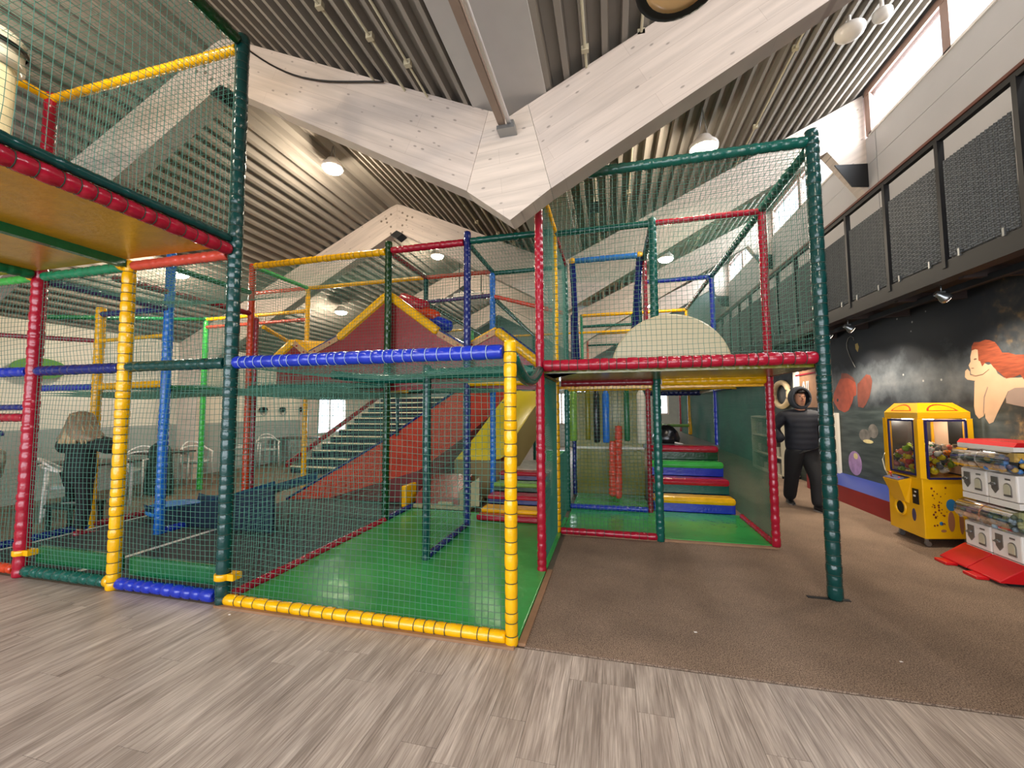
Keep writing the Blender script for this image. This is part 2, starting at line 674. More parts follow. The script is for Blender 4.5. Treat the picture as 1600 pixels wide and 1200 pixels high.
def thing(name, label, cat, loc=(0, 0, 0), rz=0, group=None):
    o = bpy.data.objects.new(name, None)
    o.empty_display_size = 0.1
    scn.collection.objects.link(o)
    o.location = loc
    o.rotation_euler = (0, 0, rz)
    return tag(o, label, cat, group)


def tag(o, label, cat, group=None):
    o['label'] = label
    o['category'] = cat
    if group:
        o['group'] = group
    return o


def dup(root, loc=None, rz=None, label=None, group=None):
    def cp(o, par):
        c = o.copy()
        scn.collection.objects.link(c)
        if par is not None:
            c.parent = par
        for ch in list(o.children):
            cp(ch, c)
        return c
    r = cp(root, None)
    if loc is not None:
        r.location = loc
    if rz is not None:
        r.rotation_euler = (0, 0, rz)
    if label:
        r['label'] = label
    if group:
        r['group'] = group
    return r


U = 1.2


def pad(p, q, col, par, name='post', r=0.045, seg=0.088, n=10, cord=None, plump=0.11, label=None):
    """foam sleeve on a steel tube, laced in short bulging lengths"""
    p = Vector(p)
    q = Vector(q)
    L = (q - p).length
    if r is None:
        r = 0.045
    k = max(1, int(L / seg))
    cuts = [0.0]
    for i in range(k):
        cuts.append(cuts[-1] + random.uniform(0.72, 1.28))
    cuts = [c / cuts[-1] * L for c in cuts]
    prof = []
    for a, b in zip(cuts[:-1], cuts[1:]):
        w = b - a
        rr = r * random.uniform(0.96, 1.05)
        prof += [(a + 0.02 * w, r * (1 - plump)), (a + 0.18 * w, rr * 0.985), (a + 0.5 * w, rr), (a + 0.82 * w, rr * 0.985)]
    prof.append((L, r * (1 - plump)))
    o = MB().lathe(p, q - p, prof, n, ph=random.random()).build(name, V[col], par, label=label)
    if cord:
        c = MB()
        d = (q - p).normalized()
        for t in cuts[1:-1]:
            c.lathe(p, d, [(t - 0.003, r * 0.975), (t, r * 1.02), (t + 0.003, r * 0.975)], n, caps=False)
        c.build('lacing', cord, o, kind='stuff')
    return o


def netp(O, A, B, par, sag=0.03, sp=0.045, m=None, r=0.0019, seedv=None):
    """knotted mesh net over the parallelogram O, O+A, O+B"""
    O = Vector(O)
    A = Vector(A)
    B = Vector(B)
    la, lb = A.length, B.length
    N = A.cross(B).normalized()
    ua, ub = A.normalized(), B.normalized()
    rnd = random.Random(seedv or int(abs(O.x * 91 + O.y * 37 + O.z * 13) * 10) + 3)
    f = [rnd.uniform(1.5, 3.5) for _ in range(4)]
    ph = [rnd.uniform(0, 6.28) for _ in range(6)]
    if m is None:
        m = M_net

    def pt(u, v):
        e = min(1, 8 * min(u, 1 - u)) * min(1, 8 * min(v, 1 - v))
        w1 = sin(f[0] * u * la * 2 + ph[0]) * sin(f[1] * v * lb * 2 + ph[1])
        w2 = sin(f[2] * v * lb * 2.3 + ph[2]) * sin(f[3] * u * la * 1.7 + ph[3])
        bow = sin(pi * u) * sin(pi * v)
        return O + A * u + B * v + (ua * w1 + ub * w2) * 0.014 * e + N * (sag * bow + 0.008 * w2 * e)
    mb = MB()

    def strand(fn, L, side):
        k = max(3, int(L / 0.16) + 1)
        pts = [fn(i / k) for i in range(k + 1)]
        d = (pts[-1] - pts[0]).normalized()
        s2 = N.cross(d)
        vs = []
        for p in pts:
            vs += [p + N * r, p - N * r * 0.5 + s2 * r * 0.87, p - N * r * 0.5 - s2 * r * 0.87]
        fs = []
        for j in range(k):
            for a in range(3):
                b = (a + 1) % 3
                fs.append((j * 3 + a, j * 3 + b, (j + 1) * 3 + b, (j + 1) * 3 + a))
        mb.add(vs, fs, False)
    na, nb = max(2, round(la / sp)), max(2, round(lb / sp))
    for i in range(na + 1):
        u = i / na
        strand(lambda t, u=u: pt(u, t), lb, 0)
    for i in range(nb + 1):
        v = i / nb
        strand(lambda t, v=v: pt(t, v), la, 1)
    return mb.build('net', m, par, kind='stuff')


# ------------------------------------------------------------------ room shell
def roofz(x):
    return 5.76 - 0.47 * abs(x + 3.5) if x < -0.17 else 4.22 + 0.47 * (x + 0.17)


def S(name, mb, m, parent=None, **k):
    o = mb.build(name, m, parent, **k)
    if parent is None:
        o['kind'] = 'structure'
    return o


XL, XR, YB, YF = -9.1, 4.6, 14.0, -7.0
# floor: planks in the front strip
fl = S('floor', MB().box(XL, XR, YF, YB, -0.12, -0.004), mat('floor_base', '#5f5347', 0.7, var=0.1))
PW = 0.182
cols = int((4.3 + 5.6) / PW)
for i in range(cols):
    x = -5.6 + i * PW
    y = -0.02
    o = random.uniform(0, 1.2)
    first = True
    while y > -2.5:
        L = (o + 0.15) if first else 1.22
        first = False
        y2 = y - L
        hx, hy = PW / 2 - 0.0009, L / 2 - 0.0009
        p = MB().box(-hx, hx, -hy, hy, -0.004, 0.0).build('plank', M_plank, fl, local=True)
        p.location = (x + PW / 2, (y + y2) / 2, 0)
        y = y2
S('floor', MB().box(XL, -5.6, YF, -0.02, -0.01, -0.0005).box(-5.6, XR, YF, -2.6, -0.01, -0.0005), M_plank)
cp = MB().box(0.09, XR - 0.002, -0.01, YB - 0.05, -0.004, 0.007).build('carpet', M_carpet)
tag(cp, 'large dark brown carpet running from the wood floor past the entrance', 'carpet')
pf = S('floor', MB().box(XL, -0.02, -0.015, YB, -0.01, 0.0), mat('rear_floor_brown', '#6b5a48', 0.6, var=0.12, vscale=3))

# ceilings: trapezoid metal deck along Y
def deck(x0, x1, name='ceiling'):
    sgn = 1 if x1 > x0 else -1
    prof = []
    x = x0
    P = 0.165
    while (x1 - x) * sgn > 0.01:
        for dx, dz in ((0, 0.0), (0.046, 0.0), (0.060, 0.095), (0.151, 0.095)):
            xx = x + dx * sgn
            if (x1 - xx) * sgn < 0:
                break
            prof.append((xx, roofz(xx) + dz))
        x += P * sgn
    prof.append((x1, roofz(x1) + 0.095))
    vs = [(a, YF, b) for a, b in prof] + [(a, YB, b) for a, b in prof]
    n = len(prof)
    return S(name, MB().add(vs, [(k, k + 1, n + k + 1, n + k) for k in range(n - 1)]), M_deck)


deck(-3.42, -9.1)
deck(-3.58, -0.51)
deck(0.16, 4.6)
S('ceiling', MB().box(XL - 0.2, XR + 0.2, YF, YB, 7.0, 7.1), M_gutter)
S('ceiling', MB().box(-0.52, 0.165, YF, YB, 4.35, 4.39), M_gutter)
S('ceiling', MB().prism([(-3.62, 5.70), (-3.5, 5.74), (-3.38, 5.70), (-3.38, 5.80), (-3.62, 5.80)], YF, YB), M_deck)

# walls
S('wall_back', MB().box(XL, -1.9, YB, YB + 0.1, 0, 7).box(-0.2, 2.4, YB, YB + 0.1, 0, 7).box(2.8, XR, YB, YB + 0.1, 0, 7).box(-1.9, -0.2, YB, YB + 0.1, 0, 0.9).box(-1.9, -0.2, YB, YB + 0.1, 2.2, 7)
  .box(2.4, 2.8, YB, YB + 0.1, 0, 1.3).box(2.4, 2.8, YB, YB + 0.1, 2.2, 7), mat('back_wall_grey', '#98a09c', 0.8, var=0.06))
S('wall_left', MB().box(XL - 0.1, XL, YF, 8.8, 0, 6.2).box(XL - 0.1, XL, 10.6, YB, 0, 6.2).box(XL - 0.1, XL, 8.8, 10.6, 0, 0.7).box(XL - 0.1, XL, 8.8, 10.6, 2.0, 6.2), M_wallL)
S('trim_1', MB().box(XL, XL + 0.03, YF, 8.8, 0.0, 1.24), M_dado)
S('wall_front', MB().box(XL, XR, YF - 0.1, YF, 3.6, 7).box(XL, -8.2, YF - 0.1, YF, 0, 3.6).box(4.1, XR, YF - 0.1, YF, 0, 3.6).box(-8.2, 4.1, YF - 0.1, YF, 0, 0.35), M_wall)
# right wall: mural zone low, white panels above the balcony, clerestory above
S('wall_right', MB().box(XR, XR + 0.12, 2.0, YB, 0, 2.92).box(XR, XR + 0.12, YF, 2.0, 0, 2.92), M_mural)
wr = S('wall_right', MB().box(XR + 0.03, XR + 0.12, YF, YB, 2.92, 5.72).box(XR + 0.03, XR + 0.12, YF, YB, 6.42, 7.0), mat('wall_backing', '#8d8986', 0.8))
for j, (ya, yb) in enumerate(((-6.9, -3.1), (-3.1, 0.7), (0.7, 4.26), (4.27, 8.3), (8.3, 12.1), (12.1, 13.98))):
    for za, zb in ((2.93, 4.1), (4.1, 5.29), (5.29, 5.72)):
        MB().box(XR, XR + 0.03, ya + 0.004, yb - 0.004, za + 0.003, zb - 0.003).build('wall_panel', M_wall, wr)
# clerestory windows between the trusses
M_pane = mat('window_glass', '#dfe8ee', 0.1)
M_pane.node_tree.nodes['Principled BSDF'].inputs['Alpha'].default_value = 0.15
wi = 0
for y0 in (-3.1, 0.7, 4.5, 8.3):
    wi += 1
    w = thing('window_%d' % wi, '', '', (XR, y0, 5.73))
    del w['label'], w['category']
    w['kind'] = 'structure'
    ys = [y0 + 0.12, y0 + 2.2, y0 + 3.68]
    for k, y in enumerate(ys):
        MB().box(XR - 0.02, XR + 0.07, y - 0.06, y + 0.06, 5.72, 6.42).build('mullion', M_frame, w)
    MB().box(XR - 0.03, XR + 0.07, y0 + 0.1, y0 + 3.7, 6.34, 6.44).build('head_frame', M_frame, w)
    MB().box(XR - 0.02, XR + 0.07, y0 + 0.1, y0 + 3.7, 5.71, 5.745).build('sill', M_white, w)
    for a, b in zip(ys[:-1], ys[1:]):
        MB().box(XR + 0.03, XR + 0.036, a + 0.06, b - 0.06, 5.745, 6.34).build('pane', M_pane, w)
# far windows
for (nm, x0, x1, z0, z1) in (('window_5', -1.9, -0.2, 0.9, 2.2), ('window_6', 2.4, 2.8, 1.3, 2.2)):
    mb = MB()
    k = 3 if nm == 'window_5' else 1
    for i in range(k + 1):
        x = x0 + (x1 - x0) * i / k
        mb.box(x - 0.03, x + 0.03, YB - 0.03, YB + 0.06, z0, z1)
    mb.box(x0, x1, YB - 0.03, YB + 0.06, z0, z0 + 0.05).box(x0, x1, YB - 0.03, YB + 0.06, z1 - 0.05, z1)
    S(nm, mb, M_white)
S('window_7', MB().box(XL - 0.02, XL + 0.03, 8.8, 10.6, 0.7, 0.76).box(XL - 0.02, XL + 0.03, 8.8, 10.6, 1.94, 2.0).box(XL - 0.02, XL + 0.03, 9.67, 9.73, 0.7, 2.0), M_white)

# gutter batten and tube light line
bt = thing('ceiling_batten', 'wooden batten with a white tube slung under the grey roof valley panel', 'batten', (-0.2, -2.7, 4.1))
MB().box(-0.245, -0.185, -6.0, 0.60, 4.05, 4.12).build('batten', mat('batten_wood', '#8d7868', 0.6, var=0.1), bt)
MB().cyl((-0.15, -6.0, 4.065), (-0.15, 0.6, 4.065), 0.02, 10).build('tube', mat('tube_white', '#f4f0ee', 0.4), bt)
MB().box(-0.26, -0.10, 0.585, 0.70, 4.01, 4.045).box(-0.15, -0.11, 0.60, 0.70, 4.045, 4.09).build('end_bracket', M_steel, bt)
for y in (-4.6, -2.8, -1.0):
    MB().box(-0.225, -0.205, y, y + 0.03, 4.12, 4.35).build('hanger', M_steel, bt)

# roof trusses
TPOS = (('nearest the camera overhead', -3.1), ('over the ball court, crossing the whole picture', 0.7), ('behind the red mountain wall', 4.5), ('third back above the climbing frame', 8.3), ('farthest back near the rear windows', 12.1))
M_bolt = mat('bolt_plug', '#75685c', 0.6)
for lab, Y in TPOS:
    t = thing('roof_truss', 'whitewashed zigzag timber roof truss ' + lab, 'beam', (-0.17, Y, 3.23))
    y1 = Y + 0.2
    parts = []
    parts.append(MB().prism([(-9.1, 3.13), (-3.5, 5.76), (-3.5, 5.18), (-9.1, 2.15)], Y, y1).build('rafter', W_right, t))
    parts.append(MB().prism([(-3.497, 5.76), (-0.37, 4.29), (-0.58, 3.56), (-3.497, 5.18)], Y, y1).build('rafter', W_left, t))
    parts.append(MB().prism([(-0.367, 4.29), (-0.17, 4.20), (0.0, 4.28), (0.197, 3.475), (-0.17, 3.235), (-0.577, 3.555)], Y, y1).build('valley_block', W_mid, t))
    parts.append(MB().prism([(0.003, 4.28), (XR, 6.44), (XR, 4.80), (4.08, 5.60), (0.2, 3.475)], Y, y1).build('rafter', W_right, t))
    parts.append(MB().prism([(-9.1, 0), (-9.1, 2.6), (-8.5, 2.6), (-8.55, 0)], Y + 0.01, y1 - 0.01).build('column', W_mid, t))
    for p in parts:
        fixn(p)
    MB().prism([(-3.5, 5.19), (-3.36, 5.11), (-3.5, 5.02), (-3.64, 5.11)], Y - 0.005, y1 + 0.005).build('ridge_plate', M_black, t)
    fixn(MB().prism([(XR, 5.32), (4.16, 5.36), (4.38, 4.98), (XR, 4.95)], Y - 0.02, Y - 0.002).build('wall_bracket', M_black, t))
    if Y in (4.5, 8.3, 0.7):
        for k, (dx, dz) in enumerate(((0.13, -0.08), (0.24, -0.16), (0.35, -0.20), (0.22, -0.24), (0.13, -0.34), (0.13, -0.48))):
            for sg in (-1, 1):
                MB().cyl((-3.5 + sg * dx, Y - 0.006, 5.62 + dz), (-3.5 + sg * dx, Y + 0.01, 5.62 + dz), 0.022, 8).build('bolt_plug', M_bolt, t)
# conduits on the deck
for k, (x, lab) in enumerate(((-1.55, 'cream conduit pipe clipped under the ceiling, third left of the valley panel'), (-1.22, 'cream conduit pipe clipped under the ceiling, second left of the valley panel'), (-0.98, 'cream conduit pipe with junction clips nearest left of the valley panel'),
                              (0.52, 'cream conduit pipe just right of the grey valley panel'), (0.98, 'paired cream conduit pipe farther right of the valley panel'), (2.75, 'cream cable tray pipe running up the right roof slope by the big light'))):
    t = thing('conduit', lab, 'pipe', (x, 0, roofz(x)))
    z = roofz(x) - 0.03
    MB().cyl((x, YF + 0.1, z), (x, YB - 0.1, z), 0.012, 6).build('pipe', M_conduit, t)
    y = -1.4 + 0.2 * k
    while y < 8:
        MB().box(x - 0.03, x + 0.03, y, y + 0.04, z - 0.02, z + 0.03).build('clip', M_conduit, t)
        y += 1.3
cb = MB().path([(-3.12 + 1.68 * t, 0.672, 5.50 - 0.73 * t - 0.16 * sin(pi * t) * (1.35 - 0.7 * t)) for t in [k / 16 for k in range(17)]] + [(-1.44, 0.5, 4.80), (-1.44, 0.0, 4.86), (-1.44, -2.5, 4.88)], 0.009, 6).build('cable', M_black)
tag(cb, 'thin black cable drooping across the long timber truss', 'cable')

# ------------------------------------------------------------------ lamps
def high_bay(x, y, z, top, label, power=55):
    t = thing('high_bay_lamp', label, 'lamp', (x, y, z), 0, 'lit high bay ceiling lamps')
    MB().lathe((0, 0, -0.02), (0, 0, 1), [(0, 0.155), (0.012, 0.165), (0.05, 0.16), (0.10, 0.11), (0.15, 0.08)], 16).build('housing', M_white, t, local=True)
    MB().lathe((0, 0, -0.034), (0, 0, 1), [(-0.05, 0.02), (-0.044, 0.08), (-0.02, 0.13), (0.008, 0.15), (0.014, 0.15)], 16).build('diffuser', M_lampglow, t, local=True)
    MB().cyl((-0.05, 0, 0.13), (0, 0, top - z), 0.004, 5).cyl((0.05, 0, 0.13), (0, 0, top - z), 0.004, 5).build('hanger', M_steel, t, local=True, kind='stuff')
    lamp_light(x, y, z - 0.20, power)
    return t


for x, y, z, lab in ((-3.53, 2.6, 5.38, 'lit ceiling lamp hanging at the ridge in front of the second truss'), (-3.47, 6.4, 5.38, 'lit ceiling lamp at the ridge behind the second truss'),
                     (1.8, 2.35, 4.65, 'lit ceiling lamp just above the green bar of the entrance tower'), (1.84, 6.14, 4.70, 'lit ceiling lamp seen through the entrance tower net'),
                     (-6.2, 6.4, 4.14, 'lit ceiling lamp low on the far left roof slope'), (-6.6, 2.6, 3.95, 'lit ceiling lamp over the cafe chairs'),
                     (-3.5, 10.2, 5.38, 'lit ceiling lamp far back at the ridge'), (1.84, 10.0, 4.70, 'lit ceiling lamp far back on the right slope'),
                     (-3.5, -1.3, 5.2, 'lit ceiling lamp at the ridge above the wood floor'), (1.9, -2.2, 4.6, 'lit ceiling lamp behind the viewer on the right slope'), (-3.5, -4.8, 5.2, 'lit ceiling lamp farthest behind the viewer')):
    high_bay(x, y, z, roofz(x), lab, 80 if x < -6 else 55)
t = thing('hung_speaker', 'small black speaker box hung from the deck behind the tower net', 'speaker', (0.49, 2.9, 4.30))
MB().box(-0.07, 0.07, -0.06, 0.06, 0.0, 0.12).build('box', M_black, t, local=True, bevel=0.01)
MB().cyl((0, 0, 0.12), (0, 0, roofz(0.49) - 4.30), 0.01, 6).build('stem', M_conduit, t, local=True)
t = thing('ceiling_heater', 'white box heater hung on black hooks behind the purple beam', 'heater', (-2.6, 6.4, 4.12))
MB().box(-0.36, 0.36, -0.2, 0.2, 0.0, 0.2).build('housing', M_white, t, local=True, bevel=0.02)
MB().box(-0.3, 0.3, -0.21, -0.2, 0.03, 0.10).build('grille', M_steel, t, local=True)
for x in (-0.28, 0.28):
    MB().cyl((x, 0, 0.2), (x, 0, roofz(-2.6 + x) - 4.12), 0.012, 6).build('hook', M_black, t, local=True)
# unlit wide bowl lamp overhead
t = thing('bowl_lamp', 'big round bowl lamp with black rim and cream underside, cut by the frame top', 'lamp', (1.05, -0.62, 3.72))
MB().lathe((0, 0, 0), (0, 0, 1), [(-0.03, 0.02), (-0.02, 0.12), (0.0, 0.195)], 32).build('diffuser', mat('bowl_cream', '#e8bd84', 0.25, spec=0.6), t, local=True)
MB().lathe((0, 0, 0), (0, 0, 1), [(-0.008, 0.195), (-0.008, 0.215), (0.03, 0.215), (0.12, 0.14), (0.2, 0.08)], 32).build('rim', M_black, t, local=True)
MB().cyl((0, 0, 0.2), (0, 0, 1.0), 0.006, 6).build('hanger', M_black, t, local=True)
# unlit ceiling domes by the clerestory
for x, y, z, r, lab in ((3.29, 2.26, 5.66, 0.14, 'white unlit ceiling dome on the right slope, larger of the two'), (3.62, 2.30, 5.82, 0.09, 'small white unlit ceiling dome nearest the clerestory window')):
    t = thing('ceiling_dome', lab, 'lamp', (x, y, z))
    MB().lathe((0, 0, 0), (0, 0, 1), [(-0.07, 0.02), (-0.06, r * 0.6), (-0.03, r * 0.9), (0.0, r), (0.03, r * 0.98)], 20).build('shade', M_white, t, local=True)
    MB().cyl((0, 0, 0.02), (0, 0, roofz(x) - z), 0.02, 8).build('stem', M_white, t, local=True)

# ------------------------------------------------------------------ balcony
XBf = 3.85
bal = thing('balcony', 'black steel balcony with dark woven screens along the right wall', 'balcony', (XBf, 4, 2.86))
MB().box(XBf + 0.02, XR, YF + 0.1, YB - 0.1, 2.87, 2.93).build('deck', mat('balcony_deck', '#241f1d', 0.8), bal)
MB().box(XBf, XBf + 0.06, YF + 0.1, YB - 0.1, 2.80, 2.97).build('edge_beam', M_black, bal)
MB().box(XBf + 0.06, XBf + 0.14, YF + 0.1, YB - 0.1, 2.80, 2.82).box(XBf + 0.28, XBf + 0.33, YF + 0.1, YB - 0.1, 2.74, 2.80).build('lower_flange', M_black, bal, kind='stuff')
MB().box(XBf - 0.02, XBf + 0.06, YF + 0.1, YB - 0.1, 4.22, 4.25).build('handrail', mat('handrail_brown', '#5a3226', 0.4), bal)
MB().box(XBf - 0.005, XBf + 0.045, YF + 0.1, YB - 0.1, 4.17, 4.22).build('top_rail', M_black, bal)
M_rattan = weave_mat()
y = -5.94
while y < 13.5:
    MB().box(XBf - 0.01, XBf + 0.045, y - 0.022, y + 0.022, 2.9, 4.18).build('post', M_black, bal)
    # ribbed woven infill
    vs, fs = [], []
    ya, yb = y + 0.05, y + 0.75
    n = 34
    for i in range(n + 1):
        yy = ya + (yb - ya) * i / n
        xx = XBf + 0.015 + (0.007 if i % 2 else -0.007)
        vs += [(xx, yy, 2.99), (xx, yy, 3.95)]
    fs = [(2 * i, 2 * i + 1, 2 * i + 3, 2 * i + 2) for i in range(n)]
    MB().add(vs, fs).build('woven_screen', M_rattan, bal)
    MB().box(XBf - 0.012, XBf + 0.0, ya + 0.12, ya + 0.14, 2.96, 3.03).box(XBf - 0.012, XBf + 0.0, yb - 0.14, yb - 0.12, 2.96, 3.03).build('clip', M_steel, bal, kind='stuff')
    y += 0.8
y = 0.2
while y < 12:
    MB().box(XBf + 0.1, XR, y, y + 0.06, 2.78, 2.87).build('joist', mat('joist_dark', '#2a1d18', 0.7) if y < 0.3 else bpy.data.materials['joist_dark'], bal)
    y += 0.9
for k, (yy, lab) in enumerate(((2.40, 'silver spotlight under the balcony, nearest to the capsule machine'), (4.10, 'silver spotlight under the balcony beside the painted lamp'), (4.70, 'silver spotlight under the balcony closest to the green corner post'),
                               (6.9, 'silver spotlight far along under the balcony'))):
    t = thing('spotlight', lab, 'lamp', (4.03, yy, 2.72), 0, 'spotlights under the balcony')
    MB().cyl((0, 0, 0.1), (0, 0, 0.03), 0.006, 6).box(-0.035, 0.035, -0.006, 0.006, 0.02, 0.035).build('bracket', M_steel, t, local=True)
    MB().lathe((-0.05, 0, 0.02), (1, 0, -0.7), [(0, 0.028), (0.05, 0.03), (0.09, 0.052), (0.12, 0.056)], 14).build('head', M_steel, t, local=True)
    MB().lathe((0.048, 0, -0.049), (1, 0, -0.7), [(0, 0.048), (0.004, 0.048)], 12).build('lens', mat('spot_lens', '#fff6e8', 0.2, emit='#fff2dc', estr=7) if k == 0 else bpy.data.materials['spot_lens'], t, local=True)
    l = bpy.data.lights.new('spot_light', 'SPOT')
    l.energy = 80
    l.spot_size = radians(125)
    l.spot_blend = 0.8
    l.color = (1, 0.88, 0.72)
    l.shadow_soft_size = 0.04
    o = bpy.data.objects.new('spot_light', l)
    o.location = (4.10, yy, 2.64)
    o.rotation_euler = Vector((0.12, 0, -1)).to_track_quat('-Z', 'Y').to_euler()
    scn.collection.objects.link(o)

# plinth, wall strip and mural figures
pl = thing('wall_plinth', 'low red kerb with a blue top along the foot of the mural', 'plinth', (4.45, 6, 0))
MB().box(4.3, 4.595, 3.55, 6.3, 0.008, 0.27).build('kerb', mat('kerb_red', '#8e1219', 0.4, var=0.08), pl)
MB().add([(4.3, 3.55, 0.272), (4.3, 6.3, 0.272), (4.598, 6.3, 0.40), (4.598, 3.55, 0.40)], [(0, 1, 2, 3)]).add([(4.3, 3.55, 0.27), (4.598, 3.55, 0.27), (4.598, 3.55, 0.40)], [(0, 1, 2)]).build('top_board', mat('plinth_blue', '#1b3282', 0.35), pl)
S('trim_2', MB().box(4.56, 4.6, 5.68, 5.93, 0.38, 1.45), M_wallL)


def flat(poly, m, par, name, x=4.597, th=0.003):
    x = 4.5995 - (4.597 - x) * 0.2
    return fixn(MB().prism(poly, x - 0.0006, x, 'yz').build(name, m, par))


mur = thing('wall_mural', 'night mural of a red-haired woman resting her chin above dark water', 'mural', (4.59, 2.7, 1.4))
skin = mat('mural_skin', '#c8a584', 0.6, var=0.07, vscale=5)
skin2 = mat('mural_skin_shade', '#8f7b6e', 0.6, var=0.07, vscale=5)
hairm = mat('mural_hair', '#863e24', 0.6, var=0.35, vscale=7, stretch=(1, 1.0, 7))
flat([(2.54, 1.59), (2.54, 1.65), (2.5, 1.72), (2.44, 1.76), (2.2, 1.80), (2.2, 1.5), (2.36, 1.55), (2.46, 1.57)], skin2, mur, 'torso', 4.5955)
flat([(2.89, 2.2), (2.82, 2.19), (2.81, 2.07), (2.76, 2.03), (2.71, 2.0), (2.65, 2.01), (2.61, 1.9), (2.54, 1.85), (2.4, 1.84), (2.2, 1.84), (2.2, 1.74), (2.44, 1.74), (2.51, 1.71), (2.55, 1.64), (2.6, 1.56), (2.65, 1.48), (2.7, 1.39), (2.75, 1.37), (2.79, 1.43), (2.79, 1.49), (2.81, 1.45),
      (2.87, 1.42), (2.91, 1.47), (2.92, 1.56), (2.89, 1.83), (2.86, 1.87), (2.87, 1.9), (2.93, 1.92), (2.93, 1.97), (2.95, 2.02), (2.92, 2.06), (2.92, 2.11)], skin, mur, 'figure', 4.594)
flat([(3.0, 1.96), (2.97, 1.98), (2.94, 1.95), (2.94, 1.91), (2.87, 1.9), (2.86, 1.87), (2.88, 1.84), (2.98, 1.86), (3.01, 1.89)], skin, mur, 'hand', 4.5925)
flat([(2.9, 2.18), (2.89, 2.23), (2.86, 2.27), (2.79, 2.26), (2.72, 2.275), (2.67, 2.26), (2.61, 2.23), (2.57, 2.17), (2.54, 2.11), (2.47, 2.1), (2.4, 2.07), (2.2, 2.05), (2.05, 2.02), (2.05, 1.84), (2.2, 1.80), (2.34, 1.82), (2.37, 1.87), (2.43, 1.85), (2.52, 1.84),
      (2.56, 1.88), (2.61, 1.93), (2.65, 1.97), (2.69, 2.03), (2.74, 2.03), (2.78, 1.99), (2.8, 2.05), (2.82, 2.06), (2.82, 2.18), (2.85, 2.19)], hairm, mur, 'hair', 4.591)
dk = mat('mural_line', '#6b4f3e', 0.7)
flat([(2.88, 2.08), (2.86, 2.09), (2.84, 2.085), (2.84, 2.075), (2.87, 2.07)], dk, mur, 'eye', 4.5895)
flat([(2.925, 1.985), (2.90, 1.988), (2.875, 1.982), (2.90, 1.978)], dk, mur, 'mouth', 4.5895)
flat([(2.81, 1.46), (2.80, 1.49), (2.78, 1.65), (2.73, 1.76), (2.735, 1.77), (2.79, 1.66), (2.812, 1.5)], skin2, mur, 'arm_fold', 4.5895)
flat([(2.94, 1.905), (2.87, 1.888), (2.78, 1.90), (2.70, 1.95), (2.70, 1.956), (2.78, 1.908), (2.87, 1.897)], dk, mur, 'jaw_line', 4.5895)
fish = thing('painted_fish', 'orange fish painted nose down on the night mural', 'mural', (4.59, 5.3, 1.5))
orange = mat('mural_orange', '#93402a', 0.6, var=0.22, vscale=9)
orange2 = mat('mural_orange_dark', '#6b3628', 0.6, var=0.25, vscale=9)
flat([(5.56, 2.04), (5.53, 2.15), (5.36, 2.13), (5.18, 2.04), (5.13, 1.96), (5.34, 2.0)], orange2, fish, 'fin', 4.5955)
flat([(5.59, 2.05), (5.34, 2.05), (5.13, 1.96), (5.11, 1.87), (5.13, 1.75), (5.2, 1.73), (5.27, 1.61), (5.37, 1.5), (5.5, 1.46), (5.69, 1.51), (5.81, 1.63), (5.84, 1.74), (5.79, 1.83), (5.7, 1.93)], orange, fish, 'fish_body', 4.594)
flat([(5.08, 1.93), (4.98, 1.98), (4.83, 2.07), (4.73, 2.05), (4.69, 1.96), (4.72, 1.84), (4.78, 1.71), (4.89, 1.59), (4.96, 1.54), (5.09, 1.56), (5.1, 1.75)], orange2, fish, 'tail', 4.594)
flat([(5.73, 1.67), (5.72, 1.7), (5.69, 1.71), (5.67, 1.7), (5.67, 1.67), (5.69, 1.65), (5.72, 1.65)], M_black, fish, 'eye', 4.5925)
lan = thing('painted_lantern', 'small yellow lantern painted on a hooked pole above the fish', 'mural', (4.59, 5.1, 2.5))
MB().path([(4.593, a, b) for a, b in [(5.1, 2.21), (5.15, 2.28), (5.25, 2.43), (5.31, 2.56), (5.31, 2.64), (5.26, 2.72), (5.18, 2.74), (5.11, 2.71), (5.1, 2.66)]], 0.006, 5).build('pole', mat('mural_grey', '#7b7b76', 0.6), lan)
flat([(5.08, 2.59), (5.01, 2.6), (4.98, 2.53), (5.02, 2.45), (5.07, 2.51)], mat('mural_yellow', '#b39a55', 0.6), lan, 'lantern', 4.5955)
lil = mat('mural_lilac', '#a07fae', 0.6, var=0.3, vscale=7)
yel = mat('mural_glow', '#d4c48c', 0.6, var=0.2, vscale=9)


def disc(cy, cz, ry, rz, m, par, nm, x=4.594):
    return flat([(cy + ry * cos(2 * pi * k / 20), cz + rz * sin(2 * pi * k / 20)) for k in range(20)], m, par, nm, x)


bub = thing('painted_bubbles', 'pair of round glowing bubbles painted over the water', 'mural', (4.59, 4.85, 1.1))
disc(4.96, 1.10, 0.15, 0.10, mat('mural_bubble', '#6b6660', 0.6, var=0.4, vscale=10), bub, 'bubble')
disc(4.74, 1.18, 0.12, 0.11, bpy.data.materials['mural_bubble'], bub, 'bubble', 4.5925)
disc(4.88, 1.01, 0.13, 0.03, yel, bub, 'reflection', 4.591)
egg = thing('painted_egg', 'tall lilac and yellow glowing egg painted low on the mural', 'mural', (4.59, 5.27, 0.4))
disc(5.27, 0.62, 0.19, 0.20, lil, egg, 'shell')
disc(5.24, 0.74, 0.06, 0.05, yel, egg, 'glow', 4.5925)
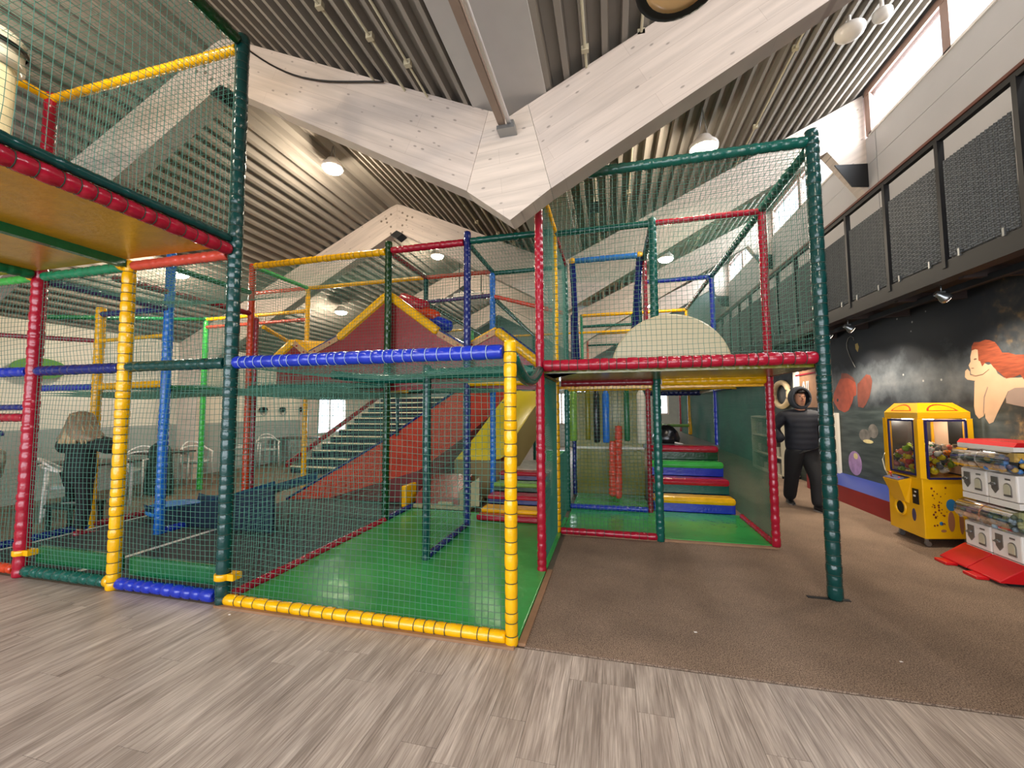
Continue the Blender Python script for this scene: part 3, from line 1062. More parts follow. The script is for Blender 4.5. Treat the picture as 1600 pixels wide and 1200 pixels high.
# life ring, sign and shelves on the far right wall
rg = MB()
for k in range(28):
    pass
ring_pts = [(4.53, 7.95 + 0.42 * cos(2 * pi * k / 28), 1.85 + 0.28 * sin(2 * pi * k / 28)) for k in range(29)]
rr = MB().path(ring_pts, 0.06, 8).build('life_ring', mat('ring_beige', '#cdb692', 0.6))
tag(rr, 'beige ring hanging on the mural wall beside the walking man', 'ring')
sg = thing('wooden_sign', 'brown wooden signboard with white letters behind the walking man', 'sign', (4.58, 6.4, 1.7))
MB().box(4.555, 4.59, 5.95, 7.1, 1.55, 2.32).build('board', mat('sign_wood', '#7c5a40', 0.6, var=0.15), sg)
MB().box(4.55, 4.59, 7.05, 7.35, 1.9, 2.32).build('white_edge', M_wallL, sg)
MB().box(4.54, 4.56, 5.95, 7.2, 2.22, 2.25).build('red_strip', V['maroon'], sg)
cu = bpy.data.curves.new('letters', 'FONT')
cu.body = 'All'
cu.size = 0.3
cu.extrude = 0.003
cu.materials.append(M_white)
_t = bpy.data.objects.new('letters', cu)
scn.collection.objects.link(_t)
bpy.context.view_layer.update()
lm = bpy.data.meshes.new_from_object(_t)
bpy.data.objects.remove(_t)
lt = bpy.data.objects.new('letters', lm)
scn.collection.objects.link(lt)
lt.rotation_euler = (radians(90), 0, radians(-90))
lt.location = (4.55, 6.95, 1.88)
lt.parent = sg
lt.matrix_parent_inverse = world_of(sg).inverted()
sh = thing('display_shelf', 'pale cluttered shelf unit standing along the far mural wall', 'shelf', (4.4, 8.2, 0))
MB().box(4.25, 4.58, 7.3, 9.2, 0.0, 0.06).box(4.25, 4.58, 7.3, 9.2, 1.30, 1.34).box(4.25, 4.58, 7.3, 7.34, 0, 1.34).box(4.25, 4.58, 9.16, 9.2, 0, 1.34).build('case', M_cream, sh)
for z in (0.42, 0.86):
    MB().box(4.25, 4.58, 7.34, 9.16, z, z + 0.03).build('shelf', M_cream, sh)
rc = random.Random(3)
for z in (0.06, 0.45, 0.89):
    y = 7.4
    while y < 9.0:
        w = rc.uniform(0.12, 0.25)
        h = rc.uniform(0.12, 0.3)
        bx = MB().box(4.32, 4.5, y, y + w, z, z + h).build('toy_box', mat('box_%d' % int(y * 100 + z * 7), rc.choice(['#8f8a7c', '#b8b09c', '#5c6c74', '#6e6254', '#c9c3b0']), 0.6))
        cn = {0.06: 'bottom', 0.45: 'middle', 0.89: 'top'}[z]
        tag(bx, 'small carton on the %s board of the far display shelf' % cn, 'box', 'cartons on the %s board of the display shelf' % cn)
        y += w + rc.uniform(0.03, 0.1)

# ------------------------------------------------------------------ play structure
def D(i, j, z):
    return (i * U, j * U, z)


def posts(par, lst):
    for i, j, z0, z1, col, *r in lst:
        rad = r[0] if r else 0.045
        cord = r[1] if len(r) > 1 else None
        pad(D(i, j, z0), D(i, j, z1), col, par, 'post', rad, n=12 if j < 3 else 8, cord=cord)


def beams(par, lst):
    for a, b, col, *r in lst:
        rad = r[0] if r else 0.04
        cord = r[1] if len(r) > 1 else None
        low = a[2] < 0.1 and a[1] == 0
        pad(D(*a), D(*b), col, par, 'beam', rad, n=10 if a[1] < 3 else 8, cord=cord, plump=0.26 if low and col != 'yellow' else 0.11, seg=0.1 if low else 0.088)


# --- ball court: front bay with blue top beam
bc = thing('ball_court', 'netted ball court bay with blue top beam and yellow corner post', 'play frame', (-1.2, 1.2, 0))
posts(bc, [(0, 0, 0.0, 2.03, 'yellow', 0.044, M_cord_d), (-1, 1, 0.0, 2.02, 'dteal', 0.044)])
beams(bc, [((-1.96, 0, 1.955), (-0.04, 0, 1.955), 'blue', 0.052, M_cord_l), ((-1.97, 0, 0.045), (-0.03, 0, 0.045), 'yellow', 0.042, M_cord_d),
           ((-1, 1, 1.93), (-0.05, 1, 1.93), 'teal', 0.06), ((-1, 1.03, 0.05), (-1, 2, 0.05), 'navy', 0.04), ((-2, 0.05, 0.04), (-2, 2, 0.04), 'red', 0.04), ((-2, 2, 0.05), (-2, 3, 0.05), 'navy', 0.04),
           ((-1, 1, 1.93), (-1, 2, 1.93), 'red', 0.035), ((-1, 2, 1.9), (0, 2, 1.9), 'yellow', 0.04)])
# drooping teal roll from the yellow post back to the red post
for (xa, xb, ya, yb, zs, dz, rr_) in ((-2.35, -1.2, 1.2, 1.2, 1.95, 0.03, 0.05),):
    MB().path([(xa + (xb - xa) * t, ya, zs - 0.06 * t - dz * sin(pi * t)) for t in [k / 10 for k in range(11)]], rr_, 10).build('sagging_roll', V['teal'], bc)
pts = [(0.0, 0.06 + 1.1 * t, 1.93 - 0.14 * sin(pi * t)) for t in [k / 12 for k in range(13)]]
MB().path(pts, 0.045, 10).build('sagging_roll', V['teal'], bc)
MB().box(-2.42, 0.03, -0.06, 0.03, 0.0, 0.018).build('sill', M_sill, bc)
MB().box(0.045, 0.095, 0.0, 1.25, 0.0, 0.02).build('sill', M_sill, bc)
netp((-2.36, 0.0, 0.06), (2.33, 0, 0), (0, 0, 1.86), bc, sag=-0.03)
netp((-2.4, 0.04, 0.06), (0, 2.3, 0), (0, 0, 1.84), bc, sag=0.03)
netp((-1.2, 1.25, 0.08), (0, 1.12, 0), (0, 0, 1.8), bc, sag=0.02)
netp((-2.38, 0.05, 1.92), (2.36, 0, 0), (0, 1.1, 0.0), bc, sag=-0.07)
netp((-2.38, 1.2, 1.92), (2.36, 0, 0), (0, 1.15, 0.0), bc, sag=-0.05)
MB().box(-0.06, -0.052, 0.0, 0.02, 1.6, 1.61).build('tie', M_cord_d, bc)
gm = MB().box(-2.36, 0.04, 0.05, 3.1, 0.0, 0.03).build('play_mat', M_matgreen, bevel=0.008)
tag(gm, 'glossy green vinyl mat on the ball court floor', 'mat')
gm2 = MB().box(0.05, 2.40, 2.42, 3.72, 0.007, 0.035).box(0.05, 1.2, 3.72, 4.78, 0.007, 0.035).build('play_mat', M_matgreen, bevel=0.008)
gm2['kind'] = ''
del gm2['kind']
tag(gm2, 'glossy green vinyl mat at the foot of the coloured entrance steps', 'mat')
MB().box(0.05, 2.42, 2.38, 2.42, 0.007, 0.03).build('mat_edging', M_sill, gm2)

# --- entrance tower on the right
et = thing('entrance_tower', 'two-storey green and red netted tower over the brown carpet', 'play frame', (1.2, 1.8, 0))
posts(et, [(0, 1, 0.0, 3.93, 'red', 0.044), (2, 1, 0.007, 3.95, 'dteal', 0.054, M_cord_d), (0, 2, 0.03, 3.85, 'yellow', 0.036, M_cord_d),
           (1, 2, 0.0, 3.88, 'teal', 0.05), (2, 2, 0.03, 3.86, 'red', 0.044)])
beams(et, [((0.03, 1, 1.975), (1.96, 1, 1.975), 'red', 0.056, M_cord_d), ((0.05, 2, 1.87), (0.97, 2, 1.87), 'maroon', 0.04), ((1.05, 2, 1.87), (1.97, 2, 1.87), 'yellow', 0.048),
           ((0.03, 1, 3.86), (1.97, 1, 3.86), 'teal', 0.048), ((0, 1, 3.85), (0, 2, 3.85), 'yellow', 0.036), ((0, 2, 3.82), (1, 2, 3.82), 'teal', 0.042), ((1, 2, 3.82), (2, 2, 3.82), 'red', 0.036),
           ((2, 1.05, 3.84), (2, 2, 3.84), 'teal', 0.048), ((0.03, 2, 0.05), (0.97, 2, 0.05), 'red', 0.042, M_cord_d), ((2, 2.05, 0.05), (2, 3, 0.05), 'red', 0.038),
           ((2, 1.05, 1.93), (2, 2, 1.93), 'brown', 0.035), ((0, 1.05, 1.93), (0, 2, 1.93), 'brown', 0.05)])
MB().box(0.02, 2.36, 1.26, 2.36, 1.90, 1.94).build('deck', V['olive'], et)
MB().box(0.03, 2.36, 2.44, 2.60, 1.80, 1.84).build('deck_edge', V['yellow'], et)
MB().prism([(0, 1.25), (0, 1.95), (0.35, 1.25)], 1.90, 1.905, 'xy').build('gusset', M_black, et)
netp((0.05, 1.2, 2.0), (2.3, 0, 0), (0, 0, 1.82), et, sag=-0.03)
netp((2.4, 1.25, 2.0), (0, 1.12, 0), (0, 0, 1.82), et, sag=0.02)
netp((0.0, 1.25, 2.0), (0, 1.12, 0), (0, 0, 1.82), et, sag=0.02)
netp((0.0, 1.25, 0.04), (0, 1.12, 0), (0, 0, 1.86), et, sag=0.02, m=M_net2, sp=0.022)
netp((0.05, 2.4, 0.1), (1.1, 0, 0), (0, 0, 1.74), et, sag=-0.02)
netp((0.05, 1.22, 3.84), (2.3, 0, 0), (0, 1.14, 0), et, sag=-0.05)
fc = MB()
fc.lathe((1.29, 1.86, 1.95), (0, 1, 0), [(0, 0.0), (0.0, 0.60), (0.012, 0.615), (0.03, 0.60), (0.03, 0.0)], 56, caps=False, smooth=False)
vs = [(a, b, max(c, 1.945)) for a, b, c in fc.v]
fc.v = vs
fc.build('round_panel', mat('panel_cream', '#beb08e', 0.3), et)
MB().box(2.2, 2.5, 1.18, 1.22, 0.007, 0.012).build('foot_plate', M_black, et)
# inner rows j = 3..7
ei = thing('inner_frame', 'inner climbing frame of blue, red and yellow posts behind the entrance tower', 'play frame', (1.2, 4.8, 0))
posts(ei, [(0, 3, 0.0, 3.85, 'teal', 0.042), (1, 3, 0.03, 3.85, 'maroon', 0.036), (0, 4, 0.0, 3.3, 'navy', 0.04), (1, 4, 0.95, 3.85, 'dteal', 0.04), (2, 4, 0.9, 3.85, 'blue', 0.042), (2, 6, 0.95, 3.85, 'yellow', 0.042),
           (2, 7, 0.95, 3.85, 'maroon', 0.042), (0, 6, 0.0, 3.85, 'seagreen', 0.036), (1, 6, 0.0, 3.85, 'teal', 0.036), (0, 8, 0.0, 3.85, 'salmon', 0.036), (1, 8, 0.0, 3.85, 'yellow', 0.036), (-1, 6, 0.0, 3.4, 'teal', 0.036)])
beams(ei, [((1, 2, 3.82), (1, 3, 3.82), 'dteal', 0.04), ((0, 2, 3.82), (0, 3, 3.82), 'maroon', 0.036), ((2, 2, 3.84), (2, 4, 3.84), 'teal', 0.044), ((2, 4, 3.84), (2, 6, 3.84), 'brown', 0.04),
           ((1.05, 4, 3.82), (1.97, 4, 3.82), 'blue', 0.04), ((0, 6, 3.82), (1, 6, 3.82), 'yellow', 0.042), ((1, 6, 3.82), (2, 6, 3.82), 'yellow', 0.042), ((0, 6, 3.55), (1, 6, 3.55), 'teal', 0.036),
           ((0, 8, 3.8), (1, 8, 3.8), 'yellow', 0.036), ((0, 8, 3.45), (2, 8, 3.45), 'teal', 0.034), ((0.03, 3, 0.07), (0.97, 3, 0.07), 'blue', 0.04),
           ((0, 3, 1.86), (1, 3, 1.86), 'yellow', 0.04), ((1, 3, 1.86), (2, 3, 1.86), 'yellow', 0.04), ((1, 5, 1.86), (2, 5, 1.86), 'navy', 0.06), ((2, 2, 1.86), (2, 4, 1.86), 'brown', 0.036), ((2, 4, 1.86), (2, 6, 1.86), 'cream', 0.03),
           ((0, 4, 1.9), (0, 6, 1.9), 'yellow', 0.04), ((1.4, 6, 1.15), (1.98, 6, 1.15), 'lgreen', 0.036)])
# leaning blue rungs frame
pad((0.12, 3.55, 3.86), (0.10, 4.7, 1.95), 'navy', ei, 'leaning_post', 0.05, n=10)
pad((1.13, 3.55, 3.86), (1.02, 4.7, 1.95), 'navy', ei, 'leaning_post', 0.055, n=10)
pad((0.16, 3.55, 3.86), (1.09, 3.55, 3.86), 'lblue', ei, 'beam', 0.045, n=10)
for x in (0.12, 1.13):
    MB().ball((x, 3.55, 3.86), 0.055).build('corner_cap', V['yellow'], ei)
netp((2.4, 2.45, 0.08), (0, 2.3, 0), (0, 0, 1.76), ei, sag=0.03, m=M_net2, sp=0.017)
netp((2.4, 4.85, 0.0), (0, 3.5, 0), (0, 0, 1.85), ei, sag=0.03, m=M_net2, sp=0.02)
netp((2.4, 2.45, 1.95), (0, 2.3, 0), (0, 0, 1.86), ei, sag=0.02)
netp((2.4, 4.85, 1.95), (0, 2.3, 0), (0, 0, 1.86), ei, sag=0.02)
netp((0.05, 2.45, 3.82), (2.3, 0, 0), (0, 2.3, 0), ei, sag=-0.05)
netp((0.0, 2.45, 1.95), (0, 1.12, 0), (0, 0, 1.86), ei, sag=0.02)
netp((0.0, 7.2, 1.95), (2.35, 0, 0), (0, 0, 1.6), ei, sag=0.03)
netp((0.0, 2.45, 0.04), (0, 1.12, 0), (0, 0, 0.9), ei, sag=0.02, m=M_net2, sp=0.022)
MB().box(0.04, 1.22, 4.80, 4.84, 0.03, 1.86).build('back_panel', V['olive'], ei)
MB().box(0.04, 1.22, 4.78, 4.80, 0.83, 0.87).build('panel_band', V['white'], ei)
MB().box(1.2, 2.4, 4.72, 8.4, 0.86, 0.93).build('upper_deck', mat('deck_grey', '#5f625f', 0.35), ei)
MB().box(0.0, 2.4, 4.8, 7.4, 1.88, 1.92).build('ceiling_deck', V['olive'], ei)


def steps(par_label, x0, x1, y0, z0, rise, run, n, cols, nm='padded_steps'):
    t = thing(nm, par_label, 'steps', ((x0 + x1) / 2, y0, z0))
    for k in range(n):
        y = y0 + k * run
        za, zb = z0 + k * rise, z0 + (k + 1) * rise
        MB().box(x0 + 0.01 * k, x1 - 0.01 * k, y + 0.03, y0 + n * run, za, zb - 0.015).build('riser', V[cols[2 * k]], t, bevel=0.01)
        MB().box(x0 - 0.005 + 0.01 * k, x1 + 0.01 - 0.01 * k, y, y + run + 0.02, zb - rise * 0.48, zb).build('tread_pad', V[cols[2 * k + 1]], t, bevel=rise * 0.2)
    return t


steps('wide padded steps in blue, yellow, red and green up to the grey deck', 1.26, 2.36, 3.70, 0.035, 0.224, 0.25, 4, ['blue', 'yellow', 'teal', 'red', 'blue', 'lime', 'forest', 'red'])
ls = steps('narrow padded steps seen between the yellow and red front posts', -1.15, -0.30, 2.82, 0.03, 0.128, 0.28, 4, ['teal', 'yellow', 'navy', 'red', 'forest', 'lgreen', 'purple', 'red'])
MB().box(-1.17, -0.28, 2.66, 2.82, 0.03, 0.11).build('foot_pad', V['red'], ls, bevel=0.03)
MB().box(-1.15, -0.3, 3.94, 5.2, 0.03, 0.545).build('landing', V['white'], ls, bevel=0.01)

# hanging punch bags
bags = [(0.05, 1.02, 'lgreen', 0.062, 'lime green'), (0.29, 1.04, 'olive', 0.042, 'mustard yellow'), (0.43, 1.0, 'black', 0.052, 'glossy black'), (0.58, 1.0, 'lblue', 0.055, 'bright blue'),
        (0.91, 1.03, 'green', 0.045, 'dark green'), (1.13, 0.99, 'white', 0.068, 'off-white')]
for x, zb, col, r, nm in bags:
    t = thing('hanging_bag', nm + ' padded tube hanging upright in the punch bag bay', 'punch bag', (x, 4.1, 1.85), 0, 'padded tubes hanging in the entrance bay')
    MB().lathe((0, 0, zb - 1.85), (0, 0, 1), [(0, r * 0.9), (0.02, r), (0.4, r * 1.0), (0.78, r), (0.84, r * 0.55), (0.87, r * 0.2)], 14).build('bag', V[col], t, local=True)
    MB().cyl((0, 0, -0.02), (0, 0, 0.04), 0.008, 6).build('strap', M_black, t, local=True)
MB().box(0.0, 1.2, 4.08, 4.12, 1.87, 1.90).build('bag_rail', V['yellow'], ei)
for x, z0, z1, lab in ((0.66, 0.13, 1.02, 'crinkled coral sleeve hanging low, shorter of the pair'), (0.755, 0.10, 1.27, 'crinkled coral sleeve hanging low, taller of the pair')):
    t = thing('hanging_sleeve', lab, 'punch bag', (x, 4.15, z0))
    prof = [(0, 0.03)]
    k = 0.02
    while k < z1 - z0:
        prof.append((k, 0.055 + random.uniform(-0.008, 0.006)))
        k += 0.022
    prof.append((z1 - z0, 0.03))
    MB().lathe((0, 0, 0), (0.02, 0, 1), prof, 12, smooth=False).build('sleeve', V['salmon'], t, local=True)
    MB().cyl((0.02, 0, z1 - z0), (0.02, 0, 1.88 - z0), 0.003, 4).build('cord', M_black, t, local=True)

bd = thing('black_bundle', 'dark rounded black bundle lying on the grey deck behind the steps', 'bag', (1.62, 5.1, 0.93))
MB().lathe((0, 0, 0), (0, 0, 1), [(0, 0.22), (0.08, 0.24), (0.2, 0.2), (0.29, 0.12), (0.32, 0.03)], 16).build('bundle', V['black'], bd, local=True)
MB().bar((0.12, -0.2, 0.02), (0.24, -0.26, 0.0), 0.03, 0.02).build('white_tag', M_white, bd, local=True)

# --- mountain facade
mt = thing('mountain_panel', 'padded red mountain silhouette with yellow ridge rolls and plywood trims', 'panel', (-2.3, 2.5, 1.93))
MY = 2.50
fixn(MB().prism([(-4.38, 1.93), (-4.38, 2.38), (-4.07, 2.58), (-3.81, 2.38), (-3.27, 2.60), (-2.46, 3.19), (-1.67, 2.60), (-1.29, 2.37), (-0.81, 2.58), (-0.20, 2.08), (-0.20, 1.93)], MY, MY + 0.08).build('red_panel', V['mred'], mt))
fixn(MB().prism([(-4.3, 1.82), (-4.3, 1.93), (-0.2, 1.93), (-0.2, 1.80), (-1.4, 1.86), (-2.6, 1.82)], MY + 0.02, MY + 0.06).build('lower_skirt', V['mred'], mt))
for a, b in (((-4.42, 2.36), (-4.07, 2.62)), ((-3.29, 2.62), (-2.46, 3.23)), ((-2.46, 3.23), (-1.67, 2.64)), ((-0.83, 2.62), (-0.18, 2.10))):
    MB().bar((a[0], MY + 0.03, a[1]), (b[0], MY + 0.03, b[1]), 0.16, 0.125).build('ridge_roll', V['yellow'], mt, bevel=0.05)
for a, b, c in (((-4.07, 2.60), (-3.81, 2.40), 'yellow'), ((-3.81, 2.40), (-3.29, 2.63), 'navy'), ((-1.67, 2.63), (-1.27, 2.39), 'navy'), ((-1.27, 2.39), (-0.83, 2.61), 'yellow')):
    MB().bar((a[0], MY + 0.0, a[1] - 0.01), (b[0], MY + 0.0, b[1] - 0.01), 0.04, 0.075).build('plywood_trim', M_ply, mt)
    MB().bar((a[0], MY + 0.1, a[1] + 0.045), (b[0], MY + 0.1, b[1] + 0.045), 0.2, 0.035).build('top_pad', V[c], mt, bevel=0.01)
    for f in (0.25, 0.75):
        x, z = a[0] + (b[0] - a[0]) * f, a[1] + (b[1] - a[1]) * f
        MB().cyl((x, MY - 0.03, z - 0.01), (x, MY - 0.012, z - 0.01), 0.013, 8).build('bolt_cap', V['red'], mt)
MB().add([(-4.07, MY + 0.1, 2.65), (-3.85, MY + 0.1, 2.46), (-3.45, MY + 0.8, 2.55), (-3.55, MY + 0.9, 2.72)], [(0, 1, 2, 3)]).build('yellow_flap', V['yellow'], mt)
MB().bar((-0.79, MY + 0.1, 2.66), (-0.16, MY + 0.1, 2.16), 0.06, 0.06).build('blue_roll', V['navy'], mt, bevel=0.015)
# three rolls behind the peak
for c, p, q, r, nm in (('red', (-2.72, 3.3, 3.40), (-2.22, 3.3, 3.20), 0.12, 'glossy red roll behind the mountain peak'), ('orange', (-2.42, 3.3, 3.20), (-2.02, 3.3, 3.02), 0.11, 'orange roll between the red and blue rolls behind the mountain'),
                       ('blue', (-2.17, 3.3, 3.03), (-1.80, 3.3, 2.86), 0.10, 'blue roll lowest of the three behind the mountain')):
    P0, Q0 = Vector(p), Vector(q)
    L = (Q0 - P0).length
    o = MB().lathe(P0, Q0 - P0, [(0, r * 0.5), (0.03, r * 0.9), (0.06, r), (L - 0.06, r), (L - 0.03, r * 0.9), (L, r * 0.5)], 16).build('foam_roll', V[c])
    tag(o, nm, 'roll')

# --- rear frame, rows 2 and 3
rf = thing('rear_frame', 'long upper net frame of yellow, red and green beams behind the ball court', 'play frame', (-2.4, 3, 0))
posts(rf, [(-2, 2, 0.03, 3.97, 'forest', 0.05), (-1, 2, 0.03, 3.98, 'navy', 0.05), (-4, 2, 0.0, 3.86, 'orange', 0.05), (-3.93, 2.02, 0.1, 3.0, 'maroon', 0.035), (-4, 3, 0.0, 3.85, 'yellow', 0.045), (-2, 3, 0.0, 3.83, 'dteal', 0.04), (-1, 3, 0.0, 3.8, 'lblue', 0.05),
           (0, 3.02, 1.95, 3.6, 'teal', 0.036), (-3, 4, 0.0, 1.9, 'dteal', 0.036), (-2, 5, 1.9, 3.4, 'lime', 0.03), (-1.2, 4.4, 0.0, 1.9, 'yellow', 0.03)])
beams(rf, [((-3.96, 2, 3.83), (-2.04, 2, 3.83), 'yellow', 0.05, M_cord_d), ((-1.96, 2, 3.84), (-1.04, 2, 3.84), 'red', 0.05), ((-0.96, 2, 3.85), (-0.03, 2, 3.85), 'teal', 0.045),
           ((-4, 3, 3.83), (-2, 3, 3.83), 'yellow', 0.036), ((-2, 3, 3.83), (-1, 3, 3.83), 'salmon', 0.036), ((-1, 3, 3.80), (0, 3, 3.80), 'teal', 0.036), ((-5, 3, 3.83), (-4, 3, 3.83), 'salmon', 0.036),
           ((-4, 2, 3.83), (-4, 3, 3.83), 'lime', 0.036), ((-2, 2, 3.83), (-2, 3, 3.83), 'red', 0.036), ((-1, 2, 3.83), (-1, 3, 3.83), 'teal', 0.036),
           ((-2, 3, 3.40), (-1, 3, 3.43), 'purple', 0.036), ((-2, 3, 3.38), (-2, 6, 3.38), 'forest', 0.04), ((-1, 3, 3.40), (-1, 6, 3.40), 'teal', 0.04),
           ((-1, 3, 3.42), (0, 3, 3.05), 'salmon', 0.034), ((-3.8, 2, 2.85), (-4, 3, 2.62), 'yellow', 0.034), ((-4, 3, 2.55), (-3, 3, 2.6), 'red', 0.036), ((-5.4, 3, 2.5), (-4, 3, 2.55), 'navy', 0.036),
           ((-4, 2, 1.9), (-2, 2, 1.9), 'teal', 0.045), ((-4, 3, 1.86), (-1, 3, 1.86), 'teal', 0.04), ((-4, 2.5, 1.84), (-2, 2.5, 1.84), 'yellow', 0.03),
           ((-2, 6, 3.4), (1, 6, 3.4), 'yellow', 0.03), ((-3, 5, 3.38), (-2, 5, 3.38), 'yellow', 0.03)])
netp((-4.75, 2.4, 1.95), (2.3, 0, 0), (0, 0, 1.85), rf, sag=0.02)
netp((-2.35, 2.4, 1.95), (1.12, 0, 0), (0, 0, 1.85), rf, sag=0.02)
netp((-1.15, 2.4, 1.95), (1.12, 0, 0), (0, 0, 1.85), rf, sag=0.02)
netp((-4.75, 3.6, 1.95), (4.7, 0, 0), (0, 0, 1.85), rf, sag=0.02)
netp((-4.75, 2.45, 3.82), (4.7, 0, 0), (0, 1.1, 0), rf, sag=-0.06)
netp((-4.8, 2.45, 1.95), (0, 1.1, 0), (0, 0, 1.85), rf, sag=0.02)
netp((-2.4, 3.6, 1.95), (0, 3.6, 0), (0, 0, 1.4), rf, sag=0.03)
netp((-1.2, 3.6, 1.95), (0, 3.6, 0), (0, 0, 1.4), rf, sag=0.03)
netp((-4.75, 1.25, 1.88), (2.3, 0, 0), (0, 1.1, 0), rf, sag=-0.09)
netp((-4.75, 2.45, 1.86), (2.3, 0, 0), (0, 1.1, 0), rf, sag=-0.09)
netp((-2.4, 2.45, 1.88), (2.3, 0, 0), (0, 1.1, 0), rf, sag=-0.08)
for dz_ in (0.03, 0.06):
    netp((-4.76, 1.25, 1.85 - dz_), (2.3, 0, 0), (0, 1.1, 0), rf, sag=-0.05)
    netp((-4.76, 2.45, 1.83 - dz_), (2.3, 0, 0), (0, 1.1, 0), rf, sag=-0.05)
    netp((-7.2, 1.22, 1.84 - dz_), (2.4, 0, 0), (0, 1.15, 0), rf, sag=-0.05)

# --- trampoline court on the left
tc = thing('trampoline_cage', 'tall netted trampoline bay between the red, yellow and green front posts', 'play frame', (-3.6, 0.6, 0))
posts(tc, [(-2, 0, 0.0, 4.83, 'dteal', 0.054, M_cord_d), (-3, 0, 0.0, 2.93, 'yellow', 0.052, M_cord_d), (-4, 0, 0.0, 4.78, 'red', 0.058), (-5, 0, 0.0, 2.9, 'teal', 0.045), (-4, 1, 0.0, 3.85, 'lblue', 0.055), (-5, 1, 0.0, 2.95, 'yellow', 0.055), (-6, 3, 0.0, 3.42, 'lime', 0.05),
           (-6, 1, 0, 1.9, 'orange', 0.04)])
beams(tc, [((-2.96, 0, 1.955), (-2.05, 0, 1.955), 'dteal', 0.048), ((-3.95, 0, 1.95), (-3.04, 0, 1.95), 'navy', 0.048), ((-5.0, 0, 1.95), (-4.06, 0, 1.95), 'blue', 0.05), ((-5.0, 0, 1.50), (-4.06, 0, 1.50), 'red', 0.042), ((-5.0, 0, 1.60), (-4.06, 0, 1.60), 'navy', 0.03),
           ((-2.95, 0, 0.06), (-2.06, 0, 0.06), 'blue', 0.05), ((-3.95, 0, 0.06), (-3.06, 0, 0.06), 'teal', 0.05), ((-5.0, 0, 0.06), (-4.07, 0, 0.06), 'orange', 0.045),
           ((-4, 0, 2.86), (-4, 1, 2.86), 'purple', 0.04), ((-4, 0.5, 3.07), (-4, 2, 3.07), 'maroon', 0.04), ((-4, 1, 3.40), (-4, 2, 3.40), 'green', 0.04), ((-6, 3, 3.38), (-4, 3, 3.40), 'yellow', 0.036), ((-6, 3, 3.22), (-4, 3, 3.24), 'salmon', 0.034),
           ((-6, 1, 1.88), (-5.04, 1, 1.88), 'blue', 0.045), ((-4.96, 1, 1.88), (-4.04, 1, 1.90), 'yellow', 0.045), ((-4, 1, 1.85), (-4, 2, 1.85), 'green', 0.04), ((-5, 1, 1.9), (-5, 3, 1.9), 'navy', 0.04), ((-6, 3, 1.9), (-4, 3, 1.9), 'green', 0.04),
           ((-5, 0.1, 0.06), (-5, 1, 0.06), 'navy', 0.05), ((-5, 1, 0.06), (-5, 2, 0.06), 'maroon', 0.05), ((-4, 1, 0.06), (-4, 2, 0.06), 'blue', 0.05), ((-5, 1, 2.86), (-4, 1, 2.86), 'navy', 0.04), ((-6, 1, 2.9), (-6, 3, 3.38), 'green', 0.036), ((-5, 1, 2.5), (-4, 1, 2.52), 'yellow', 0.025), ((-6, 0, 2.5), (-5, 1, 2.5), 'maroon', 0.03)])
for x0, x1 in ((-4.74, -3.66), (-3.54, -2.46)):
    MB().box(x0, x1, 0.06, 0.13, 0.10, 0.26).build('kick_board', V['green'], tc, bevel=0.025)
for x in (-4.8, -2.4):
    MB().lathe((x, 0, 0.2), (0, 0, 1), [(0, 0.06), (0.005, 0.064), (0.045, 0.064), (0.05, 0.06)], 14).box(x + 0.02, x + 0.12, -0.02, 0.06, 0.2, 0.25).build('yellow_strap', V['yellow'], tc, kind='stuff')
MB().lathe((-3.66, 0.0, 0.07), (1, 0, 0.1), [(0, 0.055), (0.06, 0.055)], 14).build('yellow_strap', V['yellow'], tc)
MB().box(-2.46, -2.34, -0.01, 0.04, 0.01, 0.05).build('corner_foot', V['yellow'], tc)
netp((-3.55, 0.0, 0.1), (1.1, 0, 0), (0, 0, 1.83), tc, sag=0.05)
netp((-4.74, 0.0, 0.1), (1.1, 0, 0), (0, 0, 1.83), tc, sag=0.05)
netp((-6.0, 0.0, 0.1), (1.14, 0, 0), (0, 0, 1.83), tc, sag=0.05)
netp((-3.55, 0.0, 1.99), (1.1, 0, 0), (0, 0, 0.87), tc, sag=0.03)
netp((-4.74, 0.0, 1.99), (1.1, 0, 0), (0, 0, 0.87), tc, sag=0.03)
netp((-6.0, 0.0, 1.99), (1.14, 0, 0), (0, 0, 0.87), tc, sag=0.03)
netp((-4.8, 1.25, 1.95), (0, 1.1, 0), (0, 0, 1.4), tc, sag=0.03)
netp((-6.0, 1.2, 1.95), (1.2, 0, 0), (0, 0, 0.9), tc, sag=0.03)
netp((-4.8, 0.05, 2.86), (2.35, 0, 0), (0, 1.1, 0), tc, sag=-0.1)
netp((-7.2, 1.2, 1.86), (2.4, 0, 0), (0, 1.15, 0), tc, sag=-0.09)
netp((-6.0, 0.05, 0.1), (0, 2.3, 0), (0, 0, 0.8), tc, sag=0.03)
netp((-7.2, 3.6, 1.95), (2.4, 0, 0), (0, 0, 1.4), tc, sag=0.03)
mm = MB().box(-5.94, -2.46, 0.14, 2.35, 0.0, 0.04).build('trampoline_bed', M_charcoal)
tag(mm, 'dark grey trampoline bed inside the left net bay', 'mat')
MB().box(-5.9, -5.86, 0.14, 2.35, 0.041, 0.046).box(-4.3, -4.24, 0.14, 2.35, 0.04, 0.044).build('white_line', M_white, mm, kind='stuff')
mm2 = MB().box(-4.7, -2.46, 2.42, 4.6, 0.0, 0.03).build('dark_floor_mat', M_charcoal)
tag(mm2, 'dark grey mat between the trampoline bed and the red ramp', 'mat')

